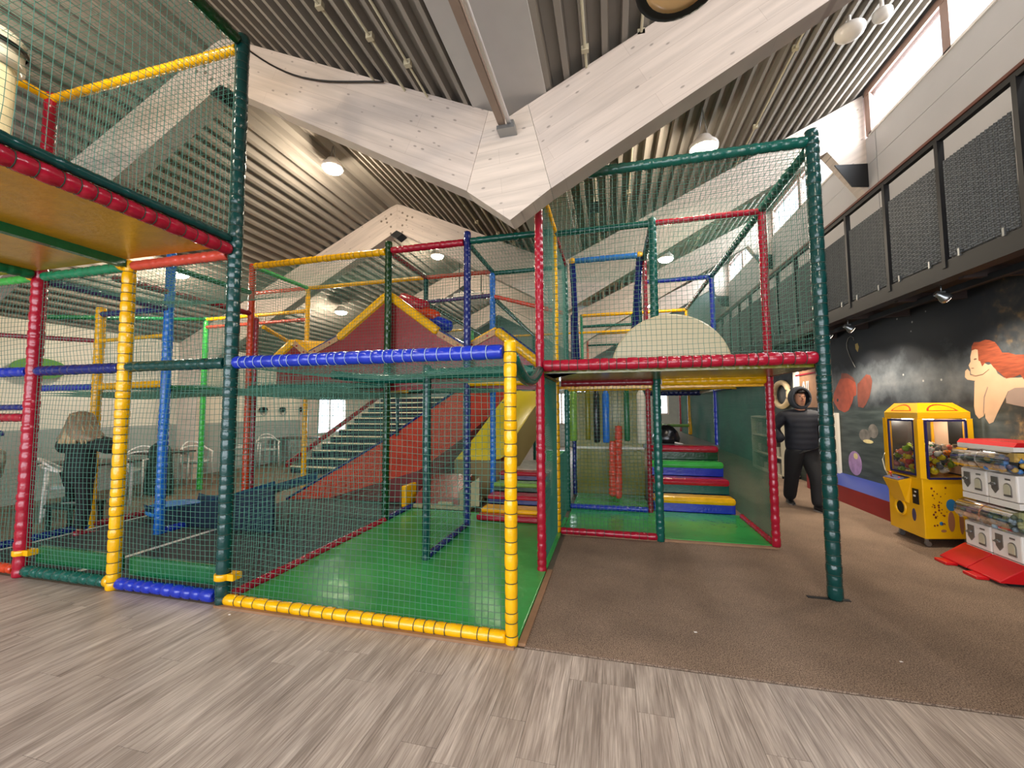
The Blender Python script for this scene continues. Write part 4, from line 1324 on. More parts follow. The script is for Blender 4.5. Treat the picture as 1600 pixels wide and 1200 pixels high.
# --- overhead cage with yellow deck, upper left
oc = thing('overhead_cage', 'netted upper cage on a yellow deck reaching out above the wood floor', 'play frame', (-3.6, -1.2, 2.9))
MB().box(-3.58, -2.43, -2.4, -0.05, 2.93, 2.97).build('deck_panel', V['mustard'], oc)
MB().box(-4.78, -3.62, -2.4, -0.05, 2.93, 2.97).build('deck_panel', V['mustard'], oc)
MB().box(-5.98, -4.82, -2.4, -0.05, 2.93, 2.97).build('deck_panel', V['mustard'], oc)
MB().box(-3.63, -3.57, -2.4, -0.05, 2.86, 2.94).build('deck_joist', V['green'], oc)
beams(oc, [((-2, -2, 2.90), (-2, -0.05, 2.90), 'red', 0.052, M_cord_d), ((-4, -2, 2.90), (-4, -0.05, 2.90), 'green', 0.05), ((-2.96, 0, 2.885), (-2.06, 0, 2.885), 'salmon', 0.045), ((-3.95, 0, 2.885), (-3.05, 0, 2.885), 'seagreen', 0.045), ((-5, 0, 2.885), (-4.06, 0, 2.885), 'lime', 0.04),
           ((-2, -2, 2.995), (-2, -0.05, 2.995), 'dteal', 0.035), ((-2, -2, 4.75), (-2, -0.05, 4.75), 'forest', 0.05), ((-4, 0, 4.73), (-2.05, 0, 4.73), 'yellow', 0.04), ((-4, -2, 4.73), (-4, 0, 4.73), 'yellow', 0.04)])
posts(oc, [(-2, -2, 2.85, 4.8, 'dteal', 0.05), (-4, -2, 2.85, 4.8, 'red', 0.05)])
for x in (-3.6, -4.8):
    MB().lathe((x - 0.06, -0.03, 2.90), (1, 0, 0), [(0, 0.06), (0.05, 0.06)], 12).build('yellow_strap', V['yellow'], oc)
netp((-2.4, -2.35, 3.02), (0, 2.28, 0), (0, 0, 1.68), oc, sag=0.03)
netp((-4.76, 0.0, 3.02), (2.3, 0, 0), (0, 0, 1.68), oc, sag=0.04)
netp((-4.76, -2.35, 4.72), (2.33, 0, 0), (0, 2.32, 0), oc, sag=-0.06)
netp((-4.8, -2.35, 3.02), (0, 2.28, 0), (0, 0, 1.68), oc, sag=0.03)
# cream tube with bolted collar inside the cage
ct = thing('slide_tube', 'cream upright slide tube with a dark bolted collar inside the upper cage', 'slide', (-4.34, -0.62, 2.97))
MB().lathe((0, 0, 0), (0, 0, 1), [(0, 0.15), (1.5, 0.15)], 24).build('tube', V['cream'], ct, local=True)
MB().lathe((0, 0, 1.5), (0, 0, 1), [(0, 0.155), (0.02, 0.20), (0.06, 0.20), (0.10, 0.19), (0.25, 0.2), (0.28, 0.18)], 24).build('collar', V['white'], ct, local=True)
MB().lathe((0, 0, 1.5), (0.1, 0, 1), [(0.16, 0.20), (0.18, 0.21), (0.20, 0.20)], 24, caps=False).build('collar_band', M_black, ct, local=True)
for z in (1.25, 1.40, 1.66):
    for a in (-1.2, -0.75, -0.3):
        MB().ball((0.17 * cos(a) * (1.2 if z > 1.3 else 0.93), 0.17 * sin(a) * (1.2 if z > 1.3 else 0.93), z), 0.017, n=8, m=5).build('bolt', M_black, ct, local=True)

# --- red ramp
rp = thing('carpet_ramp', 'orange-red carpeted ramp rising to the rear deck beside the dark stairs', 'ramp', (-3, 4, 0))
M_ramp = mat('ramp_carpet', '#a0382a', 0.9, var=0.22, vscale=30, bump=0.4, bscale=150, spec=0.15)
A0, A1, A2 = (-4.75, 3.16, 0.03), (-4.05, 3.34, 0.05), (-2.43, 3.45, 0.55)
L0, L1 = (-3.9, 4.6, 0.86), (-2.85, 6.0, 1.93)
R1 = (-1.3, 6.0, 1.93)
RM = (-2.0, 4.5, 1.05)
C = (-3.1, 4.0, 0.72)
MB().add([A0, A1, A2, RM, R1, L1, L0, C], [(0, 1, 7, 6), (1, 2, 3, 7), (6, 7, 3, 5), (3, 4, 5)], True).build('ramp_surface', M_ramp, rp)
MB().add([A1, A2, (-2.43, 3.45, 0.02), (-4.05, 3.34, 0.02)], [(0, 1, 2, 3)]).add([A2, RM, (-2.0, 4.5, 0.02), (-2.43, 3.45, 0.02)], [(0, 1, 2, 3)]).add([RM, R1, (-1.3, 6.0, 0.02), (-2.0, 4.5, 0.02)], [(0, 1, 2, 3)]).build('side_skirt', mat('ramp_skirt', '#6e2a2a', 0.7, var=0.1), rp)
MB().bar(A0, L0, 0.05, 0.06).bar(L0, L1, 0.05, 0.06).build('blue_edging', V['navy'], rp)
# --- dark stairs
st = thing('dark_stairs', 'dark blue staircase with pale tread edges behind the red ramp', 'stairs', (-6, 8, 0))
M_stair = mat('stair_navy', '#171f31', 0.7, var=0.15, vscale=20)
M_nose = mat('stair_nosing', '#ece4c0', 0.5)
for k in range(12):
    y = 5.8 + 0.36 * k
    z = 0.162 * (k + 1)
    MB().box(-7.1, -4.75, y, y + 0.37, z - 0.162, z).build('step', M_stair, st)
    MB().box(-7.1, -4.75, y - 0.014, y + 0.04, z - 0.024, z + 0.008).build('nosing', M_nose, st)
MB().bar((-7.15, 5.7, 0.2), (-7.15, 10.1, 2.15), 0.04, 0.12).build('stringer', V['maroon'], st)
# --- blue slide end
bs = thing('blue_slide', 'low blue slide chute with a rounded pale blue lip', 'slide', (-5.2, 1.9, 0.05))
vs, fs = [], []
path = [(-5.55, 0.16), (-5.4, 0.13), (-5.15, 0.14), (-4.6, 0.22), (-4.0, 0.38), (-3.4, 0.55)]
for x, z in path:
    for yy, dz in ((1.52, 0.13), (1.54, 0.03), (1.66, 0.0), (1.9, -0.01), (2.14, 0.0), (2.26, 0.03), (2.28, 0.13)):
        vs.append((x, yy, z + dz))
for i in range(len(path) - 1):
    for k in range(6):
        fs.append((i * 7 + k, i * 7 + k + 1, (i + 1) * 7 + k + 1, (i + 1) * 7 + k))
MB().add(vs, fs, True).build('chute', mat('slide_teal', '#12344f', 0.3), bs)
MB().prism([(-5.2, 0.05), (-5.2, 0.2), (-3.4, 0.62), (-3.4, 0.05)], 1.50, 1.53).build('side_panel', mat('slide_side', '#0e2234', 0.5), bs)
lip = MB()
lip.lathe((-5.45, 1.85, 0.10), (0, 0, 1), [(0, 0.05), (0.0, 0.28), (0.05, 0.32), (0.12, 0.30), (0.13, 0.26), (0.06, 0.05)], 24)
lip.build('lip', V['skyblue'], bs)
# --- yellow plywood slide
ys = thing('yellow_slide', 'curved yellow slide with plywood sides behind the yellow corner post', 'slide', (-1.3, 4.5, 0.5))
Lp = [(-1.98, 3.95, 0.62), (-1.75, 4.3, 0.98), (-1.50, 4.7, 1.45), (-1.32, 5.05, 1.80), (-1.25, 5.5, 1.92)]
Rp = [(-1.05, 3.95, 0.72), (-0.95, 4.3, 1.05), (-0.72, 4.7, 1.50), (-0.55, 5.05, 1.80), (-0.45, 5.5, 1.92)]
vs = []
for a, b in zip(Lp, Rp):
    for t in (0, 0.15, 0.5, 0.85, 1):
        vs.append((a[0] + (b[0] - a[0]) * t, a[1], a[2] + (b[2] - a[2]) * t + (0.07 if t in (0, 1) else 0)))
fs = [(i * 5 + k, i * 5 + k + 1, (i + 1) * 5 + k + 1, (i + 1) * 5 + k) for i in range(4) for k in range(4)]
MB().add(vs, fs, True).build('chute', mat('slide_yellow', '#cdb62a', 0.3), ys)
for e, P in ((0, Lp), (0.0, Rp)):
    vs = [(p[0], p[1], p[2] + 0.08) for p in P] + [(p[0], p[1], max(0.02, p[2] - 0.55)) for p in P]
    MB().add(vs, [(k, k + 1, k + 6, k + 5) for k in range(4)]).build('plywood_side', mat('slide_ply', '#7d6b3e', 0.6) if P is Lp else bpy.data.materials['slide_ply'], ys)
MB().box(-2.0, -1.0, 3.93, 3.96, 0.05, 0.68).build('front_board', bpy.data.materials['slide_ply'], ys)
# green landing pad and panel
gs = MB().box(-0.58, -0.15, 5.15, 5.25, 0.15, 0.74).build('green_panel', V['lime'], bevel=0.02)
tag(gs, 'bright light green padded panel beyond the net beside the narrow steps', 'panel')
# foam block
fb = thing('foam_step_block', 'pink foam block in a cream frame at the back of the ball court', 'foam block', (-1.9, 3.5, 0.03))
MB().box(-2.36, -1.42, 3.12, 3.85, 0.03, 0.085).build('cream_base', V['tan'], fb, bevel=0.01)
MB().prism([(3.18, 0.085), (3.18, 0.20), (3.80, 0.46), (3.80, 0.085)], -2.34, -1.62, 'yz').build('pink_wedge', V['pink'], fb)
MB().prism([(-1.62, 0.085), (-1.62, 0.30), (-1.30, 0.52), (-1.30, 0.085)], 3.20, 3.26).build('cream_side', V['tan'], fb)
MB().box(-1.95, -1.7, 3.12, 3.3, 0.085, 0.14).build('cream_cushion', V['tan'], fb, bevel=0.02)
yp = MB().box(-2.55, -2.47, 3.1, 3.5, 0.03, 0.36).build('yellow_pad', V['yellow'], bevel=0.02)
tag(yp, 'small upright yellow pad beside the pink foam block', 'pad')
# ------------------------------------------------------------------ claw machine
cm = thing('claw_machine', 'yellow crane machine full of soft toys standing against the mural wall', 'arcade machine', (4.28, 3.15, 0))
FP = [(4.0, 2.8), (4.57, 2.93), (4.57, 3.48), (4.2, 3.52), (4.0, 3.37)]


def inset(P, d):
    cx = sum(p[0] for p in P) / len(P)
    cy = sum(p[1] for p in P) / len(P)
    return [(cx + (p[0] - cx) * (1 - d), cy + (p[1] - cy) * (1 - d)) for p in P]


fixn(MB().prism(FP, 0.10, 0.76, 'xy').build('cabinet', M_yel_pl, cm, bevel=0.008))
fixn(MB().prism(FP, 1.42, 1.49, 'xy').build('top_frame', M_yel_pl, cm, bevel=0.006))
top = inset(FP, 0.32)
vs = [(x, y, 1.49) for x, y in FP] + [(x, y, 1.60) for x, y in top]
fixn(MB().add(vs, [tuple(range(5)), (9, 8, 7, 6, 5)] + [(k, (k + 1) % 5, (k + 1) % 5 + 5, k + 5) for k in range(5)]).build('roof', M_yel_pl, cm))
for k, (x, y) in enumerate(inset(FP, 0.07)):
    MB().box(x - 0.028, x + 0.028, y - 0.03, y + 0.03, 0.76, 1.42).build('pillar', M_yel_pl, cm)
M_navyf = mat('navy_frame', '#1d1c50', 0.4)


def face_frame(a, b, off, z0, z1, par, nm):
    """window frame with pane on the face through a-b (xy)"""
    A = Vector((a[0], a[1], 0))
    B = Vector((b[0], b[1], 0))
    d = (B - A).normalized()
    n = Vector((d.y, -d.x, 0))
    A += n * off
    B += n * off
    m = MB()
    for p, q in ((A, B),):
        m.bar(p + Vector((0, 0, z0)), q + Vector((0, 0, z0)), 0.012, 0.022)
        m.bar(p + Vector((0, 0, z1)), q + Vector((0, 0, z1)), 0.012, 0.022)
        m.bar(p + Vector((0, 0, z0)), p + Vector((0, 0, z1)), 0.022, 0.012, (n.x, n.y, 0))
        m.bar(q + Vector((0, 0, z0)), q + Vector((0, 0, z1)), 0.022, 0.012, (n.x, n.y, 0))
    m.build(nm, M_navyf, par)
    A -= n * 0.004
    B -= n * 0.004
    MB().add([A + Vector((0, 0, z0)), B + Vector((0, 0, z0)), B + Vector((0, 0, z1)), A + Vector((0, 0, z1))], [(0, 1, 2, 3)]).build('pane', M_glass, par)


face_frame((4.0, 3.29), (4.0, 2.87), 0.005, 0.79, 1.40, cm, 'window_frame')
face_frame((4.07, 2.816), (4.50, 2.914), 0.005, 0.76, 1.40, cm, 'window_frame')
MB().box(4.0, 4.03, 3.30, 3.36, 0.76, 1.42).build('side_post', M_yel_pl, cm)
MB().box(4.54, 4.555, 2.98, 3.44, 0.78, 1.41).build('inner_back', mat('inner_cream', '#cdb29c', 0.6), cm)
MB().box(4.53, 4.539, 3.0, 3.2, 0.98, 1.40).build('inner_dark', M_black, cm)
MB().box(4.04, 4.5, 3.42, 3.44, 0.78, 1.41).build('inner_side', mat('inner_dark_grey', '#3a3838', 0.3), cm)
# control desk, coin door, prize hole
dk_ = [(2.98, 0.74), (3.26, 0.74), (3.26, 0.45), (3.02, 0.45)]
vs = [(4.0, 2.96, 0.74), (4.0, 3.27, 0.74), (4.0, 3.25, 0.44), (4.0, 3.02, 0.44), (3.88, 2.98, 0.70), (3.88, 3.25, 0.70), (3.97, 3.24, 0.46), (3.97, 3.03, 0.46)]
fixn(MB().add(vs, [(0, 1, 5, 4), (4, 5, 6, 7), (0, 4, 7, 3), (1, 2, 6, 5), (3, 7, 6, 2), (0, 3, 2, 1)]).build('control_desk', M_yel_pl, cm))
MB().bar((3.995, 3.115, 0.745), (3.885, 3.115, 0.708), 0.26, 0.006).build('desk_panel', M_navyf, cm)
MB().cyl((3.93, 3.18, 0.72), (3.925, 3.18, 0.765), 0.006, 8).ball((3.925, 3.18, 0.77), 0.016).build('joystick', V['orange'], cm)
MB().ball((3.94, 3.06, 0.728), 0.014, 0.014, 0.008).build('button', M_red_pl, cm)
MB().box(3.992, 3.999, 2.86, 2.95, 0.46, 0.63).build('coin_plate', M_black, cm)
MB().box(3.988, 3.992, 2.885, 2.91, 0.59, 0.605).box(3.988, 3.992, 2.90, 2.93, 0.54, 0.56).build('coin_slot', M_white, cm, kind='stuff')
MB().lathe((3.998, 3.16, 0.37), (-1, 0, 0), [(0, 0.10), (0.014, 0.10), (0.018, 0.092), (0.014, 0.075), (0.0, 0.07)], 24, caps=False).build('hole_ring', M_yel_pl, cm)
MB().lathe((3.999, 3.16, 0.37), (-1, 0, 0), [(0, 0.073), (0.003, 0.073)], 20).build('prize_hole', M_black, cm)
# printed spots and leaves, no characters
brn = mat('print_brown', '#6e2c1c', 0.5)
rc = random.Random(11)
dB = Vector((0.57, 0.13, 0)).normalized()
nB = Vector((dB.y, -dB.x, 0))
pr = MB()
for k in range(34):
    s, z = rc.uniform(0.09, 0.25), rc.uniform(0.22, 0.66)
    c = Vector((4.0, 2.8, 0)) + dB * s + nB * 0.001 + Vector((0, 0, z))
    r = rc.uniform(0.005, 0.013)
    pr.lathe(c, nB, [(0, r), (0.0015, r)], 7)
pr.build('printed_spots', brn, cm, kind='stuff')
pr = MB()
for s, z, w, h in ((0.30, 0.47, 0.11, 0.13), (0.18, 0.27, 0.04, 0.04)):
    c = Vector((4.0, 2.8, 0)) + dB * s + nB * 0.001 + Vector((0, 0, z))
    pr.lathe(c, nB, [(0, w / 2), (0.0015, w / 2)], 14, sc=(1.0, h / w))
pr.build('printed_blue_patch', mat('print_blue', '#2a6e9c', 0.5), cm, kind='stuff')
pr = MB()
for s, z, w, h in ((0.29, 0.29, 0.075, 0.22), (0.40, 0.29, 0.05, 0.28), (0.20, 0.19, 0.06, 0.03)):
    c = Vector((4.0, 2.8, 0)) + dB * s + nB * 0.001 + Vector((0, 0, z))
    pr.lathe(c, nB, [(0, w / 2), (0.0015, w / 2)], 14, sc=(1.0, h / w))
pr.build('printed_brown_patch', mat('print_tan', '#9a6444', 0.5), cm, kind='stuff')
MB().lathe((3.9985, 2.95, 0.33), (-1, 0, 0), [(0, 0.045), (0.0015, 0.045)], 14, sc=(0.7, 1.6)).build('printed_patch', mat('print_indigo', '#41395c', 0.5), cm)
for (a, b, f0, f1) in ((FP[4], FP[0], 0.25, 0.8), (FP[0], FP[1], 0.2, 0.75)):
    A = Vector((a[0], a[1], 1.49))
    B = Vector((b[0], b[1], 1.49))
    ta = top[FP.index(a)]
    tb = top[FP.index(b)]
    TA, TB = Vector((ta[0], ta[1], 1.60)), Vector((tb[0], tb[1], 1.60))

    def q(u, v):
        p = A.lerp(B, u)
        s_ = TA.lerp(TB, u)
        w = p.lerp(s_, v)
        n = (B - A).cross(TA - A).normalized()
        if n.z < 0:
            n = -n
        return w + n * 0.002
    pts = [q(0.5 + 0.32 * cos(t), 0.15 + 0.7 * max(0, sin(t))) for t in [pi * k / 10 for k in range(11)]]
    MB().add(pts, [tuple(range(11))]).build('roof_badge', V['orange'], cm)
    pts = [q(0.5 + 0.27 * cos(t), 0.2 + 0.52 * max(0, sin(t))) for t in [pi * k / 10 for k in range(11)]]
    pts = [p + Vector((0, 0, 0.002)) for p in pts]
    MB().add(pts, [tuple(range(11))]).build('roof_badge_centre', V['yellow'], cm)
for x, y in ((4.05, 2.87), (4.06, 3.3), (4.5, 3.0), (4.5, 3.42)):
    cs = MB().cyl((x, y, 0.10), (x, y, 0.07), 0.012, 8).box(x - 0.014, x + 0.014, y - 0.012, y + 0.012, 0.05, 0.085).build('caster', M_steel, cm)
    MB().cyl((x + 0.01, y - 0.014, 0.036), (x + 0.01, y + 0.014, 0.036), 0.029, 14).build('wheel', M_steel, cs)
MB().path([(4.16, 3.40, 0.95), (3.99, 3.385, 0.98), (3.965, 3.39, 0.9), (3.985, 3.39, 0.78), (4.02, 3.39, 0.7)], 0.006, 6).build('hose', M_cream, cm)
MB().box(4.15, 4.45, 3.28, 3.32, 1.40, 1.415).build('inner_lamp', mat('inner_lamp', '#fff3e0', 0.3, emit='#fff3e0', estr=12), cm)
lamp_light(4.3, 3.15, 1.38, 2.2, (1.0, 0.92, 0.8), 0.03)
cl = thing('claw', 'chrome grabbing claw hanging inside the crane machine', 'claw', (4.2, 3.12, 1.18))
MB().cyl((0, 0, 0), (0, 0, 0.22), 0.008, 6).cyl((0, 0, -0.02), (0, 0, 0.05), 0.03, 12).build('hub', M_steel, cl, local=True)
for a in range(3):
    t_ = a * 2 * pi / 3
    MB().path([(0.02 * cos(t_), 0.02 * sin(t_), 0), (0.075 * cos(t_), 0.075 * sin(t_), -0.03), (0.08 * cos(t_), 0.08 * sin(t_), -0.08), (0.04 * cos(t_), 0.04 * sin(t_), -0.12)], 0.006, 6).build('prong', M_steel, cl, local=True)
# plush toys: each its own thing
tcols = [('yellow', '#d8c81e'), ('lime', '#8cb02e'), ('red', '#b01f24'), ('white', '#c9c6be'), ('orange', '#dd7d22'), ('grey', '#6d6f74'), ('green', '#2f5a3c'), ('lilac', '#6f6488'), ('pink', '#c9746c')]
tm = {n: mat('plush_' + n, c, 0.9, var=0.1) for n, c in tcols}
protos = {}
rc = random.Random(5)
spots = []
while len(spots) < 118:
    x, y = rc.uniform(4.06, 4.48), rc.uniform(2.90, 3.36)
    if y < 2.86 + (x - 4.0) * 0.25:
        continue
    z = rc.choice([0.81, 0.86, 0.91, 0.96, 1.01, 1.055]) + 0.08 * (x - 4.06)
    if all((x - a) ** 2 + (y - b) ** 2 + (z - c) ** 2 > 0.052 ** 2 for a, b, c in spots):
        spots.append((x, y, z))
for i, (x, y, z) in enumerate(spots):
    n = tcols[i % len(tcols)][0] if z > 0.84 else rc.choice(['yellow', 'yellow', 'white', 'lime'])
    lab = '%s soft toy in the heap inside the yellow crane machine' % n
    grp = '%s soft toys in the crane machine' % n
    if n not in protos:
        t = thing('soft_toy', lab, 'toy', (x, y, z), rc.uniform(0, 6), grp)
        MB().ball((0, 0, 0), 0.036, 0.032, 0.03, 10, 6).build('body', tm[n], t, local=True)
        MB().ball((0, -0.03, 0.022), 0.022, n=8, m=5).build('head', tm[n], t, local=True)
        for s in (-1, 1):
            MB().ball((s * 0.014, -0.03, 0.042), 0.008, n=6, m=4).build('ear', tm['white'], t, local=True)
        protos[n] = t
    else:
        t = dup(protos[n], (x, y, z), rc.uniform(0, 6))
        t.rotation_euler = (rc.uniform(-1, 1), rc.uniform(-1, 1), rc.uniform(0, 6))
cdm = thing('notice_card', 'pale notice card propped behind the crane machine glass', 'card', (4.42, 2.93, 1.04))
MB().bar((4.38, 2.925, 1.09), (4.50, 2.95, 1.09), 0.003, 0.09).build('card', mat('card_pale', '#dcc49a', 0.6), cdm)
MB().bar((4.39, 2.922, 1.115), (4.49, 2.944, 1.115), 0.003, 0.012).bar((4.395, 2.922, 1.09), (4.485, 2.942, 1.09), 0.003, 0.006).bar((4.395, 2.922, 1.072), (4.485, 2.942, 1.072), 0.003, 0.006).build('print_lines', brn, cdm, kind='stuff')

# ------------------------------------------------------------------ capsule machines
stn = thing('machine_stand', 'red moulded stand and lid holding four stacked capsule machines', 'stand', (4.2, 2.1, 0))
for a, b in ((2.14, 2.46), (1.80, 2.13)):
    vs = [(3.90, a, 0.045), (3.90, b, 0.045), (4.11, b, 0.185), (4.11, a, 0.185), (3.90, a, 0.03), (3.90, b, 0.03), (4.5, b, 0.185), (4.5, a, 0.185), (4.5, b, 0.03), (4.5, a, 0.03)]
    fixn(MB().add(vs, [(0, 1, 2, 3), (0, 4, 5, 1), (3, 2, 6, 7), (1, 5, 8, 6, 2), (0, 3, 7, 9, 4), (4, 9, 8, 5), (6, 8, 9, 7)]).build('base', M_red_pl, stn, bevel=0.006))
    MB().box(3.82, 3.92, a + 0.12, a + 0.27, 0.007, 0.035).build('foot', M_red_pl, stn, bevel=0.006)
    MB().box(3.98, 4.12, a + 0.02, a + 0.10, 0.007, 0.045).build('black_foot', M_black, stn)
fixn(MB().prism([(4.09, 1.195), (4.12, 1.235), (4.46, 1.235), (4.5, 1.195)], 1.83, 2.43).build('lid', M_red_pl, stn))
fixn(MB().box(4.09, 4.50, 1.835, 2.425, 1.155, 1.195).build('lid_rim', M_white, stn))
M_coin = mat('coin_mech', '#86807a', 0.35, metal=0.7)
M_flap = mat('flap_amber', '#b9b39a', 0.3)


def capsule_unit(y0, y1, z, label, cols):
    t = thing('capsule_machine', label, 'vending machine', (4.3, (y0 + y1) / 2, z))
    MB().box(4.10, 4.50, y0 + 0.003, y1 - 0.003, z, z + 0.235).build('body', M_white, t, bevel=0.012)
    MB().box(4.105, 4.50, y0 + 0.003, y1 - 0.003, z - 0.06, z - 0.005).build('lower_rail', M_white, t)
    ym = (y0 + y1) / 2
    # clear bulging dome: half cylinder towards the passage
    prof = []
    mb = MB()
    n = 12
    vs = []
    for i in range(n + 1):
        a = -pi / 2 + pi * i / n
        vs += [(4.12 - 0.10 * cos(a), y0 + 0.006, z + 0.345 + 0.105 * sin(a)), (4.12 - 0.10 * cos(a), y1 - 0.006, z + 0.345 + 0.105 * sin(a))]
    mb.add(vs, [(2 * i, 2 * i + 1, 2 * i + 3, 2 * i + 2) for i in range(n)], True)
    mb.add([v for v in vs[0::2]], [tuple(range(n + 1))])
    mb.add([v for v in vs[1::2]], [tuple(range(n + 1))])
    mb.build('clear_dome', M_glass, t)
    MB().box(4.28, 4.50, y0 + 0.003, y1 - 0.003, z + 0.235, z + 0.455).build('back_box', M_black, t)
    rr_ = random.Random(int(z * 100 + y0 * 10))
    for ci, c in enumerate(cols):
        cb_ = MB()
        for k in range(16):
            cb_.ball((rr_.uniform(4.05, 4.20), rr_.uniform(y0 + 0.04, y1 - 0.04), z + 0.265 + rr_.uniform(0, 0.13)), 0.024, n=8, m=5)
        cb_.build('capsules', c, t, kind='stuff')
    MB().box(4.13, 4.26, y0 + 0.05, y1 - 0.09, z + 0.35, z + 0.43).build('display_card', cols[0], t)
    # coin mechanism and flap
    MB().prism([(ym + 0.10, z + 0.20), (ym + 0.10, z + 0.09), (ym + 0.065, z + 0.05), (ym + 0.03, z + 0.09), (ym + 0.03, z + 0.20)], 4.094, 4.10, 'yz').build('coin_plate', M_coin, t)
    MB().cyl((4.10, ym + 0.065, z + 0.135), (4.07, ym + 0.065, z + 0.135), 0.016, 12).bar((4.075, ym + 0.095, z + 0.13), (4.075, ym + 0.035, z + 0.14), 0.012, 0.012).build('crank', M_steel, t)
    arch = [(ym - 0.095 + 0.0375 * (1 + cos(a)), z + 0.115 + 0.045 * sin(a)) for a in [pi * k / 8 for k in range(9)]]
    fixn(MB().prism(arch + [(ym - 0.095, z + 0.04), (ym - 0.02, z + 0.04)], 4.093, 4.10, 'yz').build('flap_frame', M_coin, t))
    arch = [(ym - 0.088 + 0.031 * (1 + cos(a)), z + 0.115 + 0.036 * sin(a)) for a in [pi * k / 8 for k in range(9)]]
    fixn(MB().prism(arch + [(ym - 0.088, z + 0.06), (ym - 0.026, z + 0.06)], 4.089, 4.093, 'yz').build('flap', M_flap, t))
    MB().box(4.097, 4.10, ym - 0.085, ym - 0.035, z + 0.185, z + 0.20).build('price_plate', M_coin, t)


cA = [mat('caps_tan', '#a98f78', 0.4), mat('caps_black', '#26242c', 0.3), mat('caps_white', '#cfc9c4', 0.4)]
cB = [mat('caps_gold', '#c7a04a', 0.4), mat('caps_blue', '#3f6ea4', 0.3), mat('caps_violet', '#4d4660', 0.4)]
cC = [mat('caps_pink', '#d19a94', 0.4), mat('caps_peach', '#c98a6a', 0.4), mat('caps_grey', '#7f7a76', 0.4)]
cD = [mat('caps_khaki', '#9a9a6a', 0.4), mat('caps_steel', '#7e929c', 0.25), mat('caps_green', '#4c5a44', 0.4)]
capsule_unit(2.135, 2.425, 0.71, 'white capsule machine with tan and black capsules, top row beside the crane machine', cA)
capsule_unit(1.835, 2.13, 0.71, 'white capsule machine with blue capsules and a gold card, top row at the frame edge', cB)
capsule_unit(2.135, 2.425, 0.19, 'white capsule machine with pink and peach capsules, bottom row beside the crane machine', cC)
capsule_unit(1.835, 2.13, 0.19, 'white capsule machine with khaki and steel capsules, bottom row at the frame edge', cD)

# ------------------------------------------------------------------ people
M_skin = mat('skin', '#b98468', 0.5, spec=0.4)
M_jacket = mat('jacket_navy', '#0c0f1c', 0.75, var=0.15, vscale=10, bump=0.6, bscale=9)
_nt = M_jacket.node_tree
_w = _nt.nodes.new('ShaderNodeTexWave')
_w.bands_direction = 'Z'
_w.inputs['Scale'].default_value = 3.6
_w.inputs['Distortion'].default_value = 1.0
_c = _nt.nodes.new('ShaderNodeTexCoord')
_nt.links.new(_c.outputs['Object'], _w.inputs['Vector'])
_b = _nt.nodes.new('ShaderNodeBump')
_b.inputs['Strength'].default_value = 0.35
_b.inputs['Distance'].default_value = 0.008
_nt.links.new(_w.outputs['Fac'], _b.inputs['Height'])
_nt.links.new(_b.outputs[0], _nt.nodes['Principled BSDF'].inputs['Normal'])
M_trs = mat('trousers_black', '#0e0d10', 0.8, bump=0.3, bscale=12)
M_coatg = mat('coat_dark', '#101816', 0.8, var=0.2, vscale=14, bump=0.4, bscale=10)
M_hair = mat('hair_blond', '#93785c', 0.5, var=0.4, vscale=14, stretch=(9, 9, 1))
M_shoe = mat('shoe_black', '#121214', 0.4)
M_eye = mat('eye_dark', '#1a100c', 0.3)


def skin(name, m, par, pts, edges, root=0, sub=2, k=1.0):
    """pts: [(x,y,z,rx,ry)] grown with a Skin modifier into one smooth surface"""
    import bmesh
    me = bpy.data.meshes.new(name)
    b = bmesh.new()
    ly = b.verts.layers.skin.verify()
    vv = []
    for i, (x, y, z, rx, ry) in enumerate(pts):
        v = b.verts.new((x, y, z))
        v[ly].radius = (rx * k, ry * k)
        v[ly].use_root = (i == root)
        vv.append(v)
    for a, c in edges:
        b.edges.new((vv[a], vv[c]))
    b.to_mesh(me)
    b.free()
    me.materials.append(m)
    o = bpy.data.objects.new(name, me)
    scn.collection.objects.link(o)
    o.parent = par
    s = o.modifiers.new('skin', 'SKIN')
    s.use_smooth_shade = True
    s.branch_smoothing = 0.6
    q = o.modifiers.new('sub', 'SUBSURF')
    q.levels = q.render_levels = sub
    return o


